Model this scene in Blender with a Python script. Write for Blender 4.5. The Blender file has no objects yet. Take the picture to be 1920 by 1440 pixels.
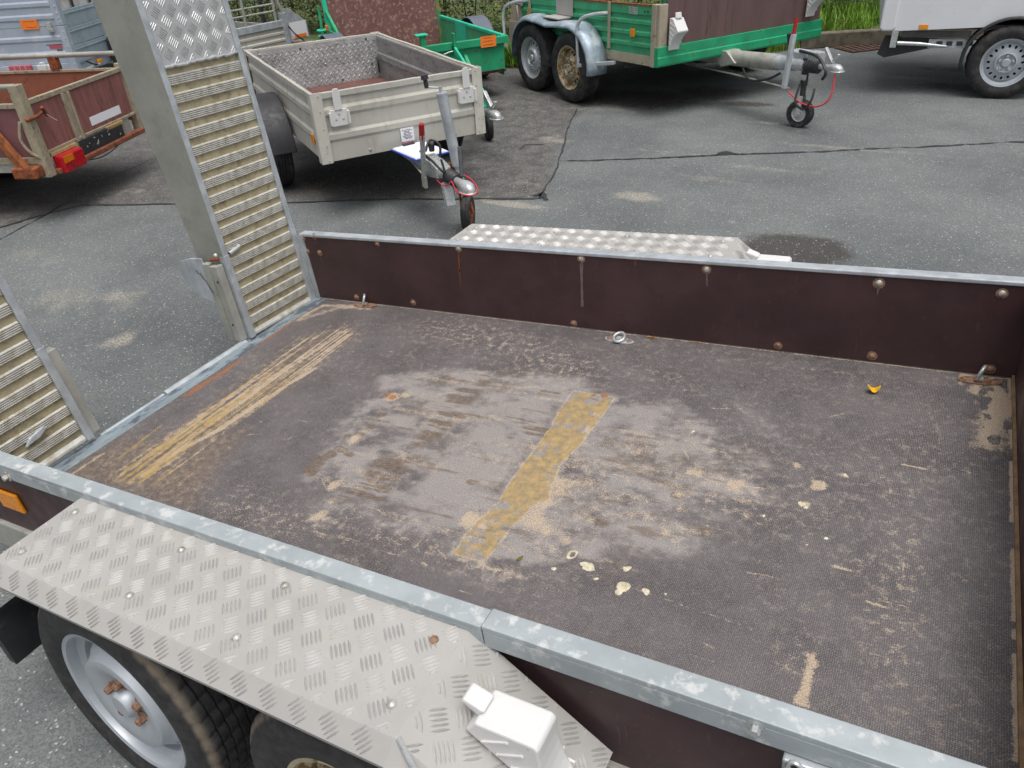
import bpy, math, random
import numpy as np
from mathutils import Vector, Matrix

random.seed(7)
RNG = np.random.default_rng(11)
R = math.radians
scene = bpy.context.scene
COL = scene.collection

# ------------------------------------------------------------------ camera
CAM = np.array([2.2289472, -0.7214049, 1.7273229])
CROT = np.array([[0.88288416, -0.21320033, 0.41840314],
                 [0.46609882, 0.50631778, -0.72553028],
                 [-0.05716166, 0.83557640, 0.54639237]])
FPX = 1427.94          # focal length in pixels of the 1920 px wide photograph
cd = bpy.data.cameras.new('camera')
cam = bpy.data.objects.new('camera', cd)
COL.objects.link(cam)
m4 = Matrix([[*CROT[0], CAM[0]], [*CROT[1], CAM[1]], [*CROT[2], CAM[2]], [0, 0, 0, 1]])
cam.matrix_world = m4
cd.sensor_fit = 'HORIZONTAL'
cd.sensor_width = 36
cd.lens = 36 * FPX / 1920
cd.clip_start = 0.02
cd.clip_end = 2000
scene.camera = cam
scene.render.resolution_x, scene.render.resolution_y = 1024, 768

# ------------------------------------------------------------------ sky and sun (bright overcast)
SUN_EL, SUN_AZ = 74.0, 50.0     # degrees; azimuth of the sun measured from +x towards +y is SUN_AZ-90
w = bpy.data.worlds.new('World')
scene.world = w
w.use_nodes = True
nt = w.node_tree
nt.nodes.clear()
wo = nt.nodes.new('ShaderNodeOutputWorld')
bg = nt.nodes.new('ShaderNodeBackground')
sky = nt.nodes.new('ShaderNodeTexSky')
sky.sky_type = 'NISHITA'
sky.sun_disc = False
sky.sun_elevation = R(SUN_EL)
sky.sun_rotation = R(90 - (SUN_AZ - 90))
sky.air_density = 0.6
sky.dust_density = 6.0
sky.ozone_density = 1.2
hs = nt.nodes.new('ShaderNodeHueSaturation')
hs.inputs['Saturation'].default_value = 0.30
bg.inputs['Strength'].default_value = 0.15
nt.links.new(sky.outputs[0], hs.inputs['Color'])
nt.links.new(hs.outputs[0], bg.inputs['Color'])
nt.links.new(bg.outputs[0], wo.inputs['Surface'])
sd = bpy.data.lights.new('sun', 'SUN')
sd.energy = 1.0
sd.angle = R(38)
sd.color = (1.0, 0.97, 0.93)
sun = bpy.data.objects.new('sun', sd)
COL.objects.link(sun)
sa = R(SUN_AZ - 90)
sdir = Vector((math.cos(sa) * math.cos(R(SUN_EL)), math.sin(sa) * math.cos(R(SUN_EL)), math.sin(R(SUN_EL))))
sun.rotation_euler = sdir.to_track_quat('Z', 'Y').to_euler()
sun.location = (0, 0, 20)
vs = scene.view_settings
vs.view_transform = 'Standard'
vs.look = 'None'
vs.exposure = 0.18
vs.gamma = 1.0
vs.use_curve_mapping = False

# ------------------------------------------------------------------ pixel helpers (1920 x 1440 pixels of the photograph)
TH = math.atan(.085)
H0 = .27 * math.cos(TH)
RT = np.array([[math.cos(TH), 0, -math.sin(TH)], [0, 1, 0], [math.sin(TH), 0, math.cos(TH)]])
TO = np.array([0, 0, H0])

def ray(px):
    return CROT @ np.array([(px[0] - 960) / FPX, -(px[1] - 720) / FPX, -1.0])

def G(px, z=0.0):                     # world point on the horizontal plane z
    d = ray(px)
    return CAM + (z - CAM[2]) / d[2] * d

CT = RT.T @ (CAM - TO)
def D(px, axis=2, val=0.0):           # point in the front trailer's own frame
    d = RT.T @ ray(px)
    return CT + (val - CT[axis]) / d[axis] * d

# ------------------------------------------------------------------ mesh builder
class MB:
    def __init__(s):
        s.v = []; s.f = []; s.mi = []; s.m = 0
    def add(s, vs, fs):
        o = len(s.v)
        s.v.extend([tuple(map(float, p)) for p in vs])
        s.f.extend([tuple(o + i for i in f) for f in fs])
        s.mi.extend([s.m] * len(fs))
        return s
    def box(s, x0, x1, y0, y1, z0, z1):
        v = [(x, y, z) for x in (x0, x1) for y in (y0, y1) for z in (z0, z1)]
        return s.add(v, [(0, 1, 3, 2), (4, 6, 7, 5), (0, 4, 5, 1), (2, 3, 7, 6), (0, 2, 6, 4), (1, 5, 7, 3)])
    def bar(s, a, b, w, h, up=(0, 0, 1)):      # rectangular bar from a to b
        a, b = Vector(a), Vector(b)
        d = (b - a).normalized(); u = Vector(up)
        if abs(d.dot(u)) > .98: u = Vector((1, 0, 0))
        r = d.cross(u).normalized(); u = r.cross(d).normalized()
        v = []
        for p in (a, b):
            for sx, sy in ((-1, -1), (1, -1), (1, 1), (-1, 1)):
                v.append(p + r * sx * w / 2 + u * sy * h / 2)
        return s.add(v, [(3, 2, 1, 0), (4, 5, 6, 7), (0, 1, 5, 4), (1, 2, 6, 5), (2, 3, 7, 6), (3, 0, 4, 7)])
    def tube(s, pts, r, n=10, caps=True):
        pts = [Vector(p) for p in pts]
        rs = r if isinstance(r, (list, tuple)) else [r] * len(pts)
        fr = None; rings = []
        for i, p in enumerate(pts):
            d = ((pts[min(i + 1, len(pts) - 1)] - pts[max(i - 1, 0)])).normalized()
            if fr is None:
                u = Vector((0, 0, 1)) if abs(d.z) < .9 else Vector((1, 0, 0))
            else:
                u = fr
            a = (u - d * u.dot(d)).normalized(); b = d.cross(a); fr = a
            rings.append([p + (a * math.cos(t) + b * math.sin(t)) * rs[i] for t in [2 * math.pi * k / n for k in range(n)]])
        v = [q for ring in rings for q in ring]; f = []
        for i in range(len(pts) - 1):
            for k in range(n):
                f.append((i * n + k, i * n + (k + 1) % n, (i + 1) * n + (k + 1) % n, (i + 1) * n + k))
        if caps:
            f.append(tuple(reversed(range(n)))); f.append(tuple((len(pts) - 1) * n + k for k in range(n)))
        return s.add(v, f)
    def lathe(s, prof, n=24, M=None, closed=False):   # profile (r, t) turned about local axis y=t ; M places it
        M = M or Matrix.Identity(4)
        v = []; f = []
        for k in range(n):
            a = 2 * math.pi * k / n
            for (r, t) in prof:
                v.append(M @ Vector((r * math.cos(a), t, r * math.sin(a))))
        m = len(prof)
        for k in range(n):
            k2 = (k + 1) % n
            for i in range(m - 1 if not closed else m):
                j = (i + 1) % m
                f.append((k * m + i, k2 * m + i, k2 * m + j, k * m + j))
        return s.add(v, f)
    def prism(s, poly, fn, a, b):             # polygon (p, q) swept from a to b ; fn(p, q, t) -> xyz
        n = len(poly)
        v = [fn(p, q, a) for p, q in poly] + [fn(p, q, b) for p, q in poly]
        f = [(i, (i + 1) % n, n + (i + 1) % n, n + i) for i in range(n)]
        f += [tuple(reversed(range(n))), tuple(range(n, 2 * n))]
        return s.add(v, f)
    def dome(s, c, nrm, r, h, n=10):
        q = Vector(nrm).normalized().to_track_quat('Y', 'Z').to_matrix().to_4x4()
        M = Matrix.Translation(Vector(c)) @ q
        s.lathe([(r, 0), (r * .97, h * .35), (r * .7, h * .8), (0.0002, h)], n, M)
        return s
    def hexbolt(s, c, nrm, r, h):
        q = Vector(nrm).normalized().to_track_quat('Y', 'Z').to_matrix().to_4x4()
        M = Matrix.Translation(Vector(c)) @ q
        s.lathe([(r * 1.9, 0), (r * 1.9, h * .2), (r, h * .21)], 14, M)
        s.lathe([(r, h * .2), (r, h), (r * .85, h * 1.1), (0.0002, h * 1.1)], 6, M)
        return s
    def lens(s, c, d, n, L, W, H):            # one raised tread bar
        c, d, n = Vector(c), Vector(d).normalized(), Vector(n).normalized()
        e = n.cross(d)
        pts = []
        for t, wv in ((-.5, .0), (-.28, .8), (0, 1), (.28, .8), (.5, 0)):
            pts.append((t, wv))
        v = [c + d * (-.5 * L), c + d * (.5 * L)]
        for t, wv in pts[1:4]:
            v += [c + d * t * L + e * wv * W / 2, c + d * t * L + n * H, c + d * t * L - e * wv * W / 2]
        f = [(0, 2, 3), (0, 3, 4), (2, 5, 6, 3), (3, 6, 7, 4), (5, 8, 9, 6), (6, 9, 10, 7), (8, 1, 9), (9, 1, 10)]
        f = [tuple(reversed(x)) for x in f]
        return s.add(v, f)
    def build(s, name, mat, parent=None, loc=(0, 0, 0), rot=(0, 0, 0), smooth=None, bevel=0.0, solid=0.0):
        me = bpy.data.meshes.new(name)
        me.from_pydata(s.v, [], s.f)
        for mt in (mat if isinstance(mat, (list, tuple)) else [mat]):
            me.materials.append(mt)
        if any(s.mi): me.polygons.foreach_set('material_index', s.mi)
        me.update()
        if smooth is not None:
            me.polygons.foreach_set('use_smooth', [True] * len(me.polygons))
            me.set_sharp_from_angle(angle=R(smooth))
        o = bpy.data.objects.new(name, me)
        COL.objects.link(o)
        o.location = loc; o.rotation_euler = rot
        if parent is not None: o.parent = parent
        if solid:
            md = o.modifiers.new('thickness', 'SOLIDIFY'); md.thickness = solid; md.offset = -1
        if bevel:
            md = o.modifiers.new('edge', 'BEVEL'); md.width = bevel; md.segments = 2
            md.limit_method = 'ANGLE'; md.angle_limit = R(40)
        return o

def empty(name, loc=(0, 0, 0), rot=(0, 0, 0), parent=None):
    o = bpy.data.objects.new(name, None)
    o.empty_display_size = .1
    COL.objects.link(o); o.location = loc; o.rotation_euler = rot
    if parent is not None: o.parent = parent
    return o

def tag(o, label=None, cat=None, group=None, kind=None):
    if label: o['label'] = label
    if cat: o['category'] = cat
    if group: o['group'] = group
    if kind: o['kind'] = kind
    return o

def linked(o, parent, loc=None, rot=None):   # a copy of a piece that shares its mesh
    c = o.copy(); COL.objects.link(c); c.parent = parent
    if loc is not None: c.location = loc
    if rot is not None: c.rotation_euler = rot
    return c

# ------------------------------------------------------------------ materials
def L(c):      # sRGB 0-255 -> linear
    return tuple(((x / 255) / 12.92 if x / 255 <= .04045 else ((x / 255 + .055) / 1.055) ** 2.4) for x in c)

class NT:
    def __init__(s, name):
        s.m = bpy.data.materials.new(name); s.m.use_nodes = True
        s.t = s.m.node_tree; s.b = s.t.nodes['Principled BSDF']
        s.tc = s.t.nodes.new('ShaderNodeTexCoord')
    def n(s, typ, **kw):
        x = s.t.nodes.new(typ)
        for k, v in kw.items(): setattr(x, k, v)
        return x
    def l(s, a, b): s.t.links.new(a, b)
    def noise(s, scale, detail=4, rough=.55, vec=None, dist=0.0):
        x = s.n('ShaderNodeTexNoise'); x.inputs['Scale'].default_value = scale
        x.inputs['Detail'].default_value = detail; x.inputs['Roughness'].default_value = rough
        x.inputs['Distortion'].default_value = dist
        s.l(vec if vec is not None else s.tc.outputs['Object'], x.inputs['Vector'])
        return x.outputs['Fac']
    def mapped(s, sc=(1, 1, 1), rot=(0, 0, 0)):
        x = s.n('ShaderNodeMapping'); x.inputs['Scale'].default_value = sc; x.inputs['Rotation'].default_value = rot
        s.l(s.tc.outputs['Object'], x.inputs['Vector']); return x.outputs[0]
    def rng(s, v, a, b, c=0.0, d=1.0, smooth=True):
        x = s.n('ShaderNodeMapRange'); x.interpolation_type = 'SMOOTHSTEP' if smooth else 'LINEAR'
        s.l(v, x.inputs[0])
        for i, q in zip((1, 2, 3, 4), (a, b, c, d)): x.inputs[i].default_value = q
        return x.outputs[0]
    def math(s, op, a, b=None, c=None):
        x = s.n('ShaderNodeMath'); x.operation = op
        for i, q in enumerate((a, b, c)):
            if q is None: continue
            if isinstance(q, (int, float)): x.inputs[i].default_value = q
            else: s.l(q, x.inputs[i])
        return x.outputs[0]
    def mix(s, f, a, b, mode='MIX'):
        x = s.n('ShaderNodeMix'); x.data_type = 'RGBA'; x.blend_type = mode
        for i, q in ((0, f), (6, a), (7, b)):
            if isinstance(q, (int, float)): x.inputs[i].default_value = q
            elif isinstance(q, (tuple, list)): x.inputs[i].default_value = (*q[:3], 1)
            else: s.l(q, x.inputs[i])
        return x.outputs[2]
    def set(s, col=None, rough=None, metal=None, spec=None):
        for k, q in (('Base Color', col), ('Roughness', rough), ('Metallic', metal), ('Specular IOR Level', spec)):
            if q is None: continue
            if isinstance(q, (int, float)): s.b.inputs[k].default_value = q
            elif isinstance(q, (tuple, list)): s.b.inputs[k].default_value = (*q[:3], 1)
            else: s.l(q, s.b.inputs[k])
    def bump(s, h, strength=.3, dist=.002):
        x = s.n('ShaderNodeBump'); x.inputs['Strength'].default_value = strength; x.inputs['Distance'].default_value = dist
        s.l(h, x.inputs['Height']); s.l(x.outputs[0], s.b.inputs['Normal'])

def M(name, col, rough=.5, metal=0.0, var=.25, vs=7, dirt=None, damt=.5, dsc=9, dedge=.12, stretch=None, bump=0.0, bsc=120, spec=None):
    """paint / metal / plastic with uneven tone, wear or dirt of a second colour, and fine relief"""
    q = NT(name)
    vec = q.mapped(stretch) if stretch else q.tc.outputs['Object']
    n1 = q.noise(vs, 5, .6, vec)
    c = q.mix(q.rng(n1, .3, .7), tuple(x * (1 - var) for x in col), tuple(min(.95, x * (1 + var * .6)) for x in col))
    ro = q.rng(q.noise(vs * 3.1, 4, .6), .3, .7, max(.02, rough - .1), min(1, rough + .12))
    if dirt:
        n2 = q.noise(dsc, 9, .68, vec)
        k = q.rng(n2, 1 - damt - dedge / 2, 1 - damt + dedge / 2)
        c = q.mix(k, c, dirt)
        ro = q.math('MAXIMUM', ro, q.math('MULTIPLY', k, .85))
        if metal: 
            mm = q.math('MULTIPLY', q.math('SUBTRACT', 1.0, k), metal); q.set(metal=mm)
    q.set(c, ro, None if (dirt and metal) else metal, spec)
    if bump: q.bump(q.noise(bsc, 4, .6), bump, .002)
    return q.m

GALV = M('galvanised_steel', (.50, .54, .57), .42, .35, .22, 14, (.36, .37, .36), .36, 20, .2)
RAIL = M('painted_rail', L((166, 174, 177)), .46, .10, .14, 9, L((196, 199, 198)), .42, 24, .12)
ALU = M('aluminium_plate', (.43, .42, .40), .58, .12, .08, 5, (.42, .40, .365), .38, 11, .25, None, 0, 120, .35)
ALUB = M('worn_highlit_bars', (.50, .49, .475), .45, .28, .10, 9, (.40, .385, .35), .42, 14, .2)  # worn bars, paled against the plate so their crisp shading sits in the colour
ALUW = M('weathered_aluminium', (.42, .42, .38), .55, .30, .20, 6, (.25, .25, .21), .38, 14, .2)
ALUS = M('ramp_side_aluminium', (.36, .365, .32), .5, .25, .16, 4, (.22, .225, .19), .38, 9, .25)
RIB = M('worn_ribbed_aluminium', (.62, .615, .57), .45, .25, .14, 30, (.40, .37, .28), .44, 26, .2)
TROUGH = M('dusty_trough', L((170, 160, 130)), .85, 0, .18, 22, L((132, 124, 96)), .42, 30, .2)
def ply_mat():
    q = NT('phenolic_plywood')
    c = q.mix(q.rng(q.noise(4, 5, .6), .3, .7), L((58, 39, 41)), L((76, 53, 55)))
    c = q.mix(q.rng(q.noise(1, 3, .6, q.mapped((130, 20, 9))), .64, .74, 0, .32), c, L((128, 100, 94)))
    c = q.mix(q.rng(q.noise(1, 3, .6, q.mapped((9, 20, 150))), .69, .76, 0, .30), c, L((132, 108, 102)))
    c = q.mix(q.rng(q.noise(26, 8, .7), .56, .70, 0, .40), c, L((88, 66, 66)))
    c = q.mix(q.rng(q.noise(150, 4, .7), .66, .74, 0, .7), c, L((150, 132, 120)))
    q.set(c, q.rng(q.noise(9, 6, .6), .3, .7, .34, .56), 0, .5); q.bump(q.noise(300, 3), .12, .001)
    return q.m
PLY = ply_mat()
RUST = M('rust', L((140, 78, 44)), .9, 0, .4, 25, L((92, 50, 34)), .45, 30)
BOLTM = M('bolt_zinc', (.52, .52, .48), .45, .4, .25, 60, L((120, 96, 70)), .42, 70)
BOLTR = M('bolt_rusty', L((158, 126, 104)), .8, .1, .3, 60, L((112, 78, 58)), .46, 60)
WHITE = M('white_plastic', (.69, .69, .675), .5, 0, .06, 9, (.42, .39, .33), .34, 22, .06)
WPAINT = M('white_grp', (.74, .76, .79), .35, 0, .03, 3)
ORANGE = M('orange_reflector', (.85, .30, .01), .25, 0, .1, 40)
RUBBER = M('tyre_rubber', (.020, .020, .022), .75, 0, .3, 20, (.075, .070, .062), .42, 11, .25)
BLACKP = M('black_plastic', (.030, .031, .035), .55, 0, .25, 10, (.10, .10, .10), .33, 18)
SILVERP = M('silver_wheel_paint', (.52, .55, .58), .38, .25, .1, 8, (.30, .27, .22), .34, 22)
RIMW = M('pale_wheel_paint', (.44, .475, .51), .4, .25, .08, 8, (.36, .33, .28), .3, 18)
RIMR = M('rusty_wheel_paint', L((186, 176, 150)), .6, .1, .2, 12, L((120, 92, 50)), .48, 20)
GREEN = M('green_paint', L((34, 158, 110)), .5, 0, .2, 6, L((112, 94, 62)), .38, 22, .08)
GREENR = M('worn_green_paint', L((62, 168, 120)), .6, 0, .18, 5, L((126, 104, 70)), .40, 34, .07)
GREENT = M('teal_green_paint', L((40, 196, 158)), .5, 0, .15, 6, L((90, 110, 80)), .3, 24, .05)
BEIGE = M('beige_profile', L((176, 166, 146)), .55, .1, .12, 8, L((120, 108, 92)), .38, 24)
SILV = M('old_aluminium_panel', L((196, 194, 184)), .48, .15, .10, 5, L((158, 152, 134)), .38, 10, .3, (1, 1, .4))
SILVI = M('scratched_aluminium', (.34, .35, .35), .45, .45, .22, 8, (.18, .18, .17), .42, 18, .2, (.5, .5, 2))
TREADG = M('grey_tread_plate', (.50, .52, .52), .40, .35, .25, 7, (.20, .20, .19), .40, 12, .2)
BLUEALU = M('blue_grey_aluminium', L((178, 190, 204)), .38, .25, .06, 3, L((206, 206, 212)), .38, 5, .3)
BLUEALU2 = M('blue_grey_shaded_side', L((168, 186, 196)), .4, .25, .06, 3, L((136, 152, 160)), .4, 7, .3)  # darker copy of the tailgate metal; the side's weaker sky light put into colour
REDPLY = M('faded_red_plywood', L((142, 92, 86)), .7, 0, .16, 9, L((108, 70, 66)), .42, 12, .25, (2.5, 2.5, .35))
ORPLY = M('orange_brown_plywood', L((140, 88, 68)), .7, 0, .18, 7, L((116, 62, 48)), .38, 14, .2)
PINKPLY = M('flaking_plywood', L((118, 82, 78)), .75, 0, .2, 6, L((158, 132, 112)), .43, 30, .12)
BRPLY = M('brown_plywood', L((104, 82, 80)), .5, 0, .14, 5, L((86, 60, 58)), .38, 9, .2, (2, 2, .25))
FLOORB = M('brown_floor', L((108, 72, 66)), .6, 0, .2, 6, L((150, 124, 112)), .36, 28)
WOODP = M('old_pale_profile', L((160, 150, 128)), .75, 0, .18, 20, L((122, 106, 82)), .40, 26)
LGALV = M('bright_zinc', (.58, .60, .60), .33, .5, .2, 20, (.34, .33, .30), .38, 40)
REDLENS = M('red_lens', L((178, 22, 34)), .2, 0, .15, 30)
PINKLENS = M('pink_lens', L((190, 92, 106)), .25, 0, .12, 60)
ORLENS = M('amber_lens', L((214, 118, 24)), .2, 0, .1, 30)
REDP = M('red_plastic', L((170, 30, 34)), .45, 0, .15, 30)
PINKC = M('red_cable', L((214, 58, 72)), .5, 0, .05)
BLKC = M('black_cable', (.02, .02, .022), .5, 0, .1)
NEON = M('orange_card', L((255, 132, 40)), .6, 0, .04)
INK = M('ink', (.05, .03, .03), .7, 0, .1)
PAPER = M('paper', (.82, .83, .86), .6, 0, .03)
BLUE = M('blue_folder', L((40, 84, 196)), .4, 0, .05)
DARK = M('dark_underframe', (.045, .044, .042), .8, 0, .3, 8)
RUSTC = M('rusty_grate', L((112, 82, 66)), .9, 0, .3, 20, L((80, 60, 50)), .5, 30)
CONC = M('kerb_concrete', L((116, 108, 94)), .9, 0, .25, 6, L((84, 80, 66)), .45, 10, .2, None, .5, 60)
TAR = M('tar_filler', (.035, .036, .038), .6, 0, .2, 30)
LEAFY = M('yellow_leaf', L((232, 178, 20)), .6, 0, .15, 60)
LEAFO = M('orange_leaf', L((196, 118, 30)), .7, 0, .2, 60)

def tyre_mat(name, dust, lo, hi):
    q = NT(name)
    sx = q.n('ShaderNodeSeparateXYZ'); q.l(q.tc.outputs['Object'], sx.inputs[0])
    rad = q.math('SQRT', q.math('ADD', q.math('MULTIPLY', sx.outputs[0], sx.outputs[0]), q.math('MULTIPLY', sx.outputs[2], sx.outputs[2])))
    n = q.noise(16, 8, .65)
    edge = q.math('MULTIPLY', q.rng(rad, lo, lo + .012), q.rng(sx.outputs[1], hi - .012, hi + .012, 1, 0))
    k = q.math('MULTIPLY', edge, q.rng(n, .30, .52))
    n2 = q.noise(40, 8, .7)
    base = q.mix(q.rng(n2, .35, .7), (.016, .016, .018), (.045, .044, .043))
    q.set(q.mix(k, base, dust), q.rng(k, 0, 1, .62, .95))
    return q.m
TYREMAIN = tyre_mat('dusty_tyre_rubber', L((118, 108, 94)), .268, -.056)

# ------------------------------------------------------------------ noise fields for painted wear
_T = RNG.random((256, 256))
def vnoise(u, v, seed=0):
    u = u + seed * 17.3; v = v + seed * 9.1
    i = np.floor(u).astype(int); j = np.floor(v).astype(int)
    a = u - i; b = v - j
    a = a * a * (3 - 2 * a); b = b * b * (3 - 2 * b)
    t = lambda p, q: _T[p & 255, q & 255]
    return (t(i, j) * (1 - a) + t(i + 1, j) * a) * (1 - b) + (t(i, j + 1) * (1 - a) + t(i + 1, j + 1) * a) * b
def fbm(u, v, o=5, seed=0, g=.55):
    s = 0; amp = 1; tot = 0
    for k in range(o):
        s = s + amp * vnoise(u * 2 ** k, v * 2 ** k, seed + k); tot += amp; amp *= g
    return s / tot
def sdpoly(X, Y, poly):      # signed distance, positive inside
    P = np.array(poly, float)[:, :2]; n = len(P)
    dmin = np.full(X.shape, 1e9); ins = np.zeros(X.shape, bool)
    for i in range(n):
        a, b = P[i], P[(i + 1) % n]; e = b - a
        wx, wy = X - a[0], Y - a[1]
        t = np.clip((wx * e[0] + wy * e[1]) / max(1e-12, e @ e), 0, 1)
        dmin = np.minimum(dmin, np.hypot(wx - e[0] * t, wy - e[1] * t))
        c = ((a[1] <= Y) != (b[1] <= Y)) & (X < (b[0] - a[0]) * (Y - a[1]) / (b[1] - a[1] + 1e-12) + a[0])
        ins ^= c
    return np.where(ins, dmin, -dmin)
def sdline(X, Y, pts, w):
    P = np.array(pts, float)[:, :2]; d = np.full(X.shape, 1e9)
    for a, b in zip(P[:-1], P[1:]):
        e = b - a; wx, wy = X - a[0], Y - a[1]
        t = np.clip((wx * e[0] + wy * e[1]) / max(1e-12, e @ e), 0, 1)
        d = np.minimum(d, np.hypot(wx - e[0] * t, wy - e[1] * t))
    return w / 2 - d

def grid_mesh(name, xs, ys, z=0.0):
    nx, ny = len(xs), len(ys)
    X, Y = np.meshgrid(xs, ys, indexing='ij')
    co = np.stack([X, Y, np.full_like(X, z)], -1).reshape(-1, 3)
    i, j = np.meshgrid(np.arange(nx - 1), np.arange(ny - 1), indexing='ij')
    a = (i * ny + j).ravel()
    q = np.stack([a, a + ny, a + ny + 1, a + 1], 1)
    me = bpy.data.meshes.new(name)
    me.vertices.add(len(co)); me.vertices.foreach_set('co', co.ravel())
    me.loops.add(q.size); me.loops.foreach_set('vertex_index', q.ravel().astype(np.int32))
    me.polygons.add(len(q)); me.polygons.foreach_set('loop_start', (np.arange(len(q)) * 4).astype(np.int32))
    me.update(); me.validate()
    return me, X, Y
def color_attr(me, name, ch):
    at = me.color_attributes.new(name, 'FLOAT_COLOR', 'POINT')
    at.data.foreach_set('color', np.stack([c.ravel() for c in ch], 1).astype(np.float32).ravel())

# ================================================================== GROUND
# the yard around the trailers, with its own stains and dark patches, and a coarse apron out to the horizon
KERB = [(9.0, 12.75), (1.7, 9.44), (.69, 8.93), (-1.4, 7.82), (-2.6, 7.55), (-16, 8.1)]
gx = np.concatenate([[-300, -120, -40, -18], np.arange(-9, 4.6, .025), [8, 14, 40, 120, 300]])
gy = np.concatenate([[-300, -120, -40, -12, -4], np.arange(-1.2, 9.8, .025), [14, 40, 120, 300]])
me, X, Y = grid_mesh('asphalt_yard', gx, gy)
wx = X + .10 * (fbm(X * 2, Y * 2, 4, 3) - .5); wy = Y + .10 * (fbm(X * 2, Y * 2, 4, 7) - .5)
def soft(sd, s): return np.clip(.5 + sd / (2 * s), 0, 1)
old = [G(p) for p in ((-300, 470), (0, 432), (130, 385), (290, 384), (420, 383), (700, 378), (1010, 374), (1028, 345), (1062, 240), (1105, 200), (1180, 120), (1100, 60), (500, 20), (-300, 200))]
darkm = soft(sdpoly(wx, wy, old), .03)
dark_patch = np.zeros_like(X); sand = np.zeros_like(X)
def blob(field, px, rx, ry, s, yaw=0.0):
    c = G(px); a = R(yaw)
    dx, dy = wx - c[0], wy - c[1]
    u = (dx * math.cos(a) + dy * math.sin(a)) / rx; v = (-dx * math.sin(a) + dy * math.cos(a)) / ry
    np.maximum(field, s * np.clip(1.35 - np.hypot(u, v), 0, 1), out=field)
for px, rx, ry, s in (((1500, 468), .30, .20, 1.25), ((1462, 482), .20, .14, 1.2), ((1540, 462), .16, .12, 1.1), ((1190, 185), .75, .40, .95), ((1330, 175), .45, .35, .75), ((1400, 195), .30, .12, .8), ((640, 330), .6, .5, .7),
                      ((930, 205), .15, .12, .7), ((1835, 165), .7, .22, .8), ((760, 330), .5, .5, .55), ((1780, 130), .5, .2, .5), ((1010, 150), .8, .5, .5), ((130, 330), .8, .35, .7)):
    blob(dark_patch, px, rx, ry, s)  # brown stain beyond the far mudguard, and darker patches beneath the trailers
for px, rx, ry, s in (((1195, 370), .17, .10, 1), ((960, 383), .32, .06, 1), ((985, 345), .16, .09, .55), ((1035, 262), .22, .12, .7), ((1130, 205), .5, .12, .5), ((1600, 278), .9, .05, .6), ((1280, 288), .7, .05, .5),
                      ((1440, 318), .5, .06, .55), ((1700, 145), .35, .09, .6), ((1440, 230), .25, .06, .6), ((220, 640), .09, .11, .9), ((230, 560), .22, .14, .6), ((130, 560), .3, .2, .55), ((250, 355), .25, .07, .5),
                      ((430, 350), .3, .1, .4), ((1320, 335), .35, .07, .5), ((60, 480), .4, .15, .4), ((300, 480), .2, .2, .3)):
    blob(sand, px, rx, ry, s)
color_attr(me, 'yard', [darkm, dark_patch, sand, np.ones_like(X)])
ground = bpy.data.objects.new('asphalt_ground', me); COL.objects.link(ground)
tag(ground, 'grey worn asphalt of the trailer yard', None, None, 'structure')
q = NT('asphalt')
at = q.n('ShaderNodeAttribute'); at.attribute_name = 'yard'
sp = q.n('ShaderNodeSeparateColor'); q.l(at.outputs['Color'], sp.inputs[0])
big = q.noise(1.1, 6, .6); mid = q.noise(9, 8, .7); fine = q.noise(85, 3, .6)
vor = q.n('ShaderNodeTexVoronoi'); vor.inputs['Scale'].default_value = 190; q.l(q.tc.outputs['Object'], vor.inputs['Vector'])
vc = q.n('ShaderNodeSeparateColor'); q.l(vor.outputs['Color'], vc.inputs[0])
c = q.mix(q.rng(big, .3, .7), L((88, 93, 94)), L((112, 116, 116)))
c = q.mix(sp.outputs[0], c, q.mix(q.rng(mid, .3, .7), L((76, 75, 74)), L((99, 97, 94))))
c = q.mix(q.rng(mid, .35, .72, 0, .30), c, L((124, 124, 120)))
st = q.rng(q.math('ADD', sp.outputs[1], q.math('MULTIPLY', q.math('SUBTRACT', mid, .5), .9)), .25, .75)
c = q.mix(q.math('MULTIPLY', st, .72), c, L((50, 43, 37)))
sn = q.rng(q.math('ADD', sp.outputs[2], q.math('MULTIPLY', q.math('SUBTRACT', mid, .5), 1.3)), .25, .95)
c = q.mix(q.math('MULTIPLY', q.math('MULTIPLY', sn, q.rng(fine, .35, .62, .25, 1)), .62), c, L((178, 170, 154)))
grain = q.math('ADD', q.math('MULTIPLY', fine, .55), q.math('MULTIPLY', vc.outputs[0], .55))
c = q.mix(.32, c, q.mix(q.rng(grain, .15, .95), (.10, .10, .10), (1, 1, 1)), 'OVERLAY')
c = q.mix(q.rng(vc.outputs[1], .975, .99, 0, .8), c, L((190, 188, 184)))
v2 = q.n('ShaderNodeTexVoronoi'); v2.inputs['Scale'].default_value = 4.5; q.l(q.tc.outputs['Object'], v2.inputs['Vector'])
v2c = q.n('ShaderNodeSeparateColor'); q.l(v2.outputs['Color'], v2c.inputs[0])
bit = q.math('LESS_THAN', v2.outputs['Distance'], q.math('MULTIPLY', v2c.outputs[0], .034))
c = q.mix(q.math('MULTIPLY', bit, .85), c, q.mix(q.math('GREATER_THAN', v2c.outputs[1], .55), L((48, 42, 36)), L((188, 184, 174))))
q.set(c, q.rng(mid, .3, .7, .72, .92), 0, .35)
q.bump(grain, .40, .004)
me.materials.append(q.m)

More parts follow.
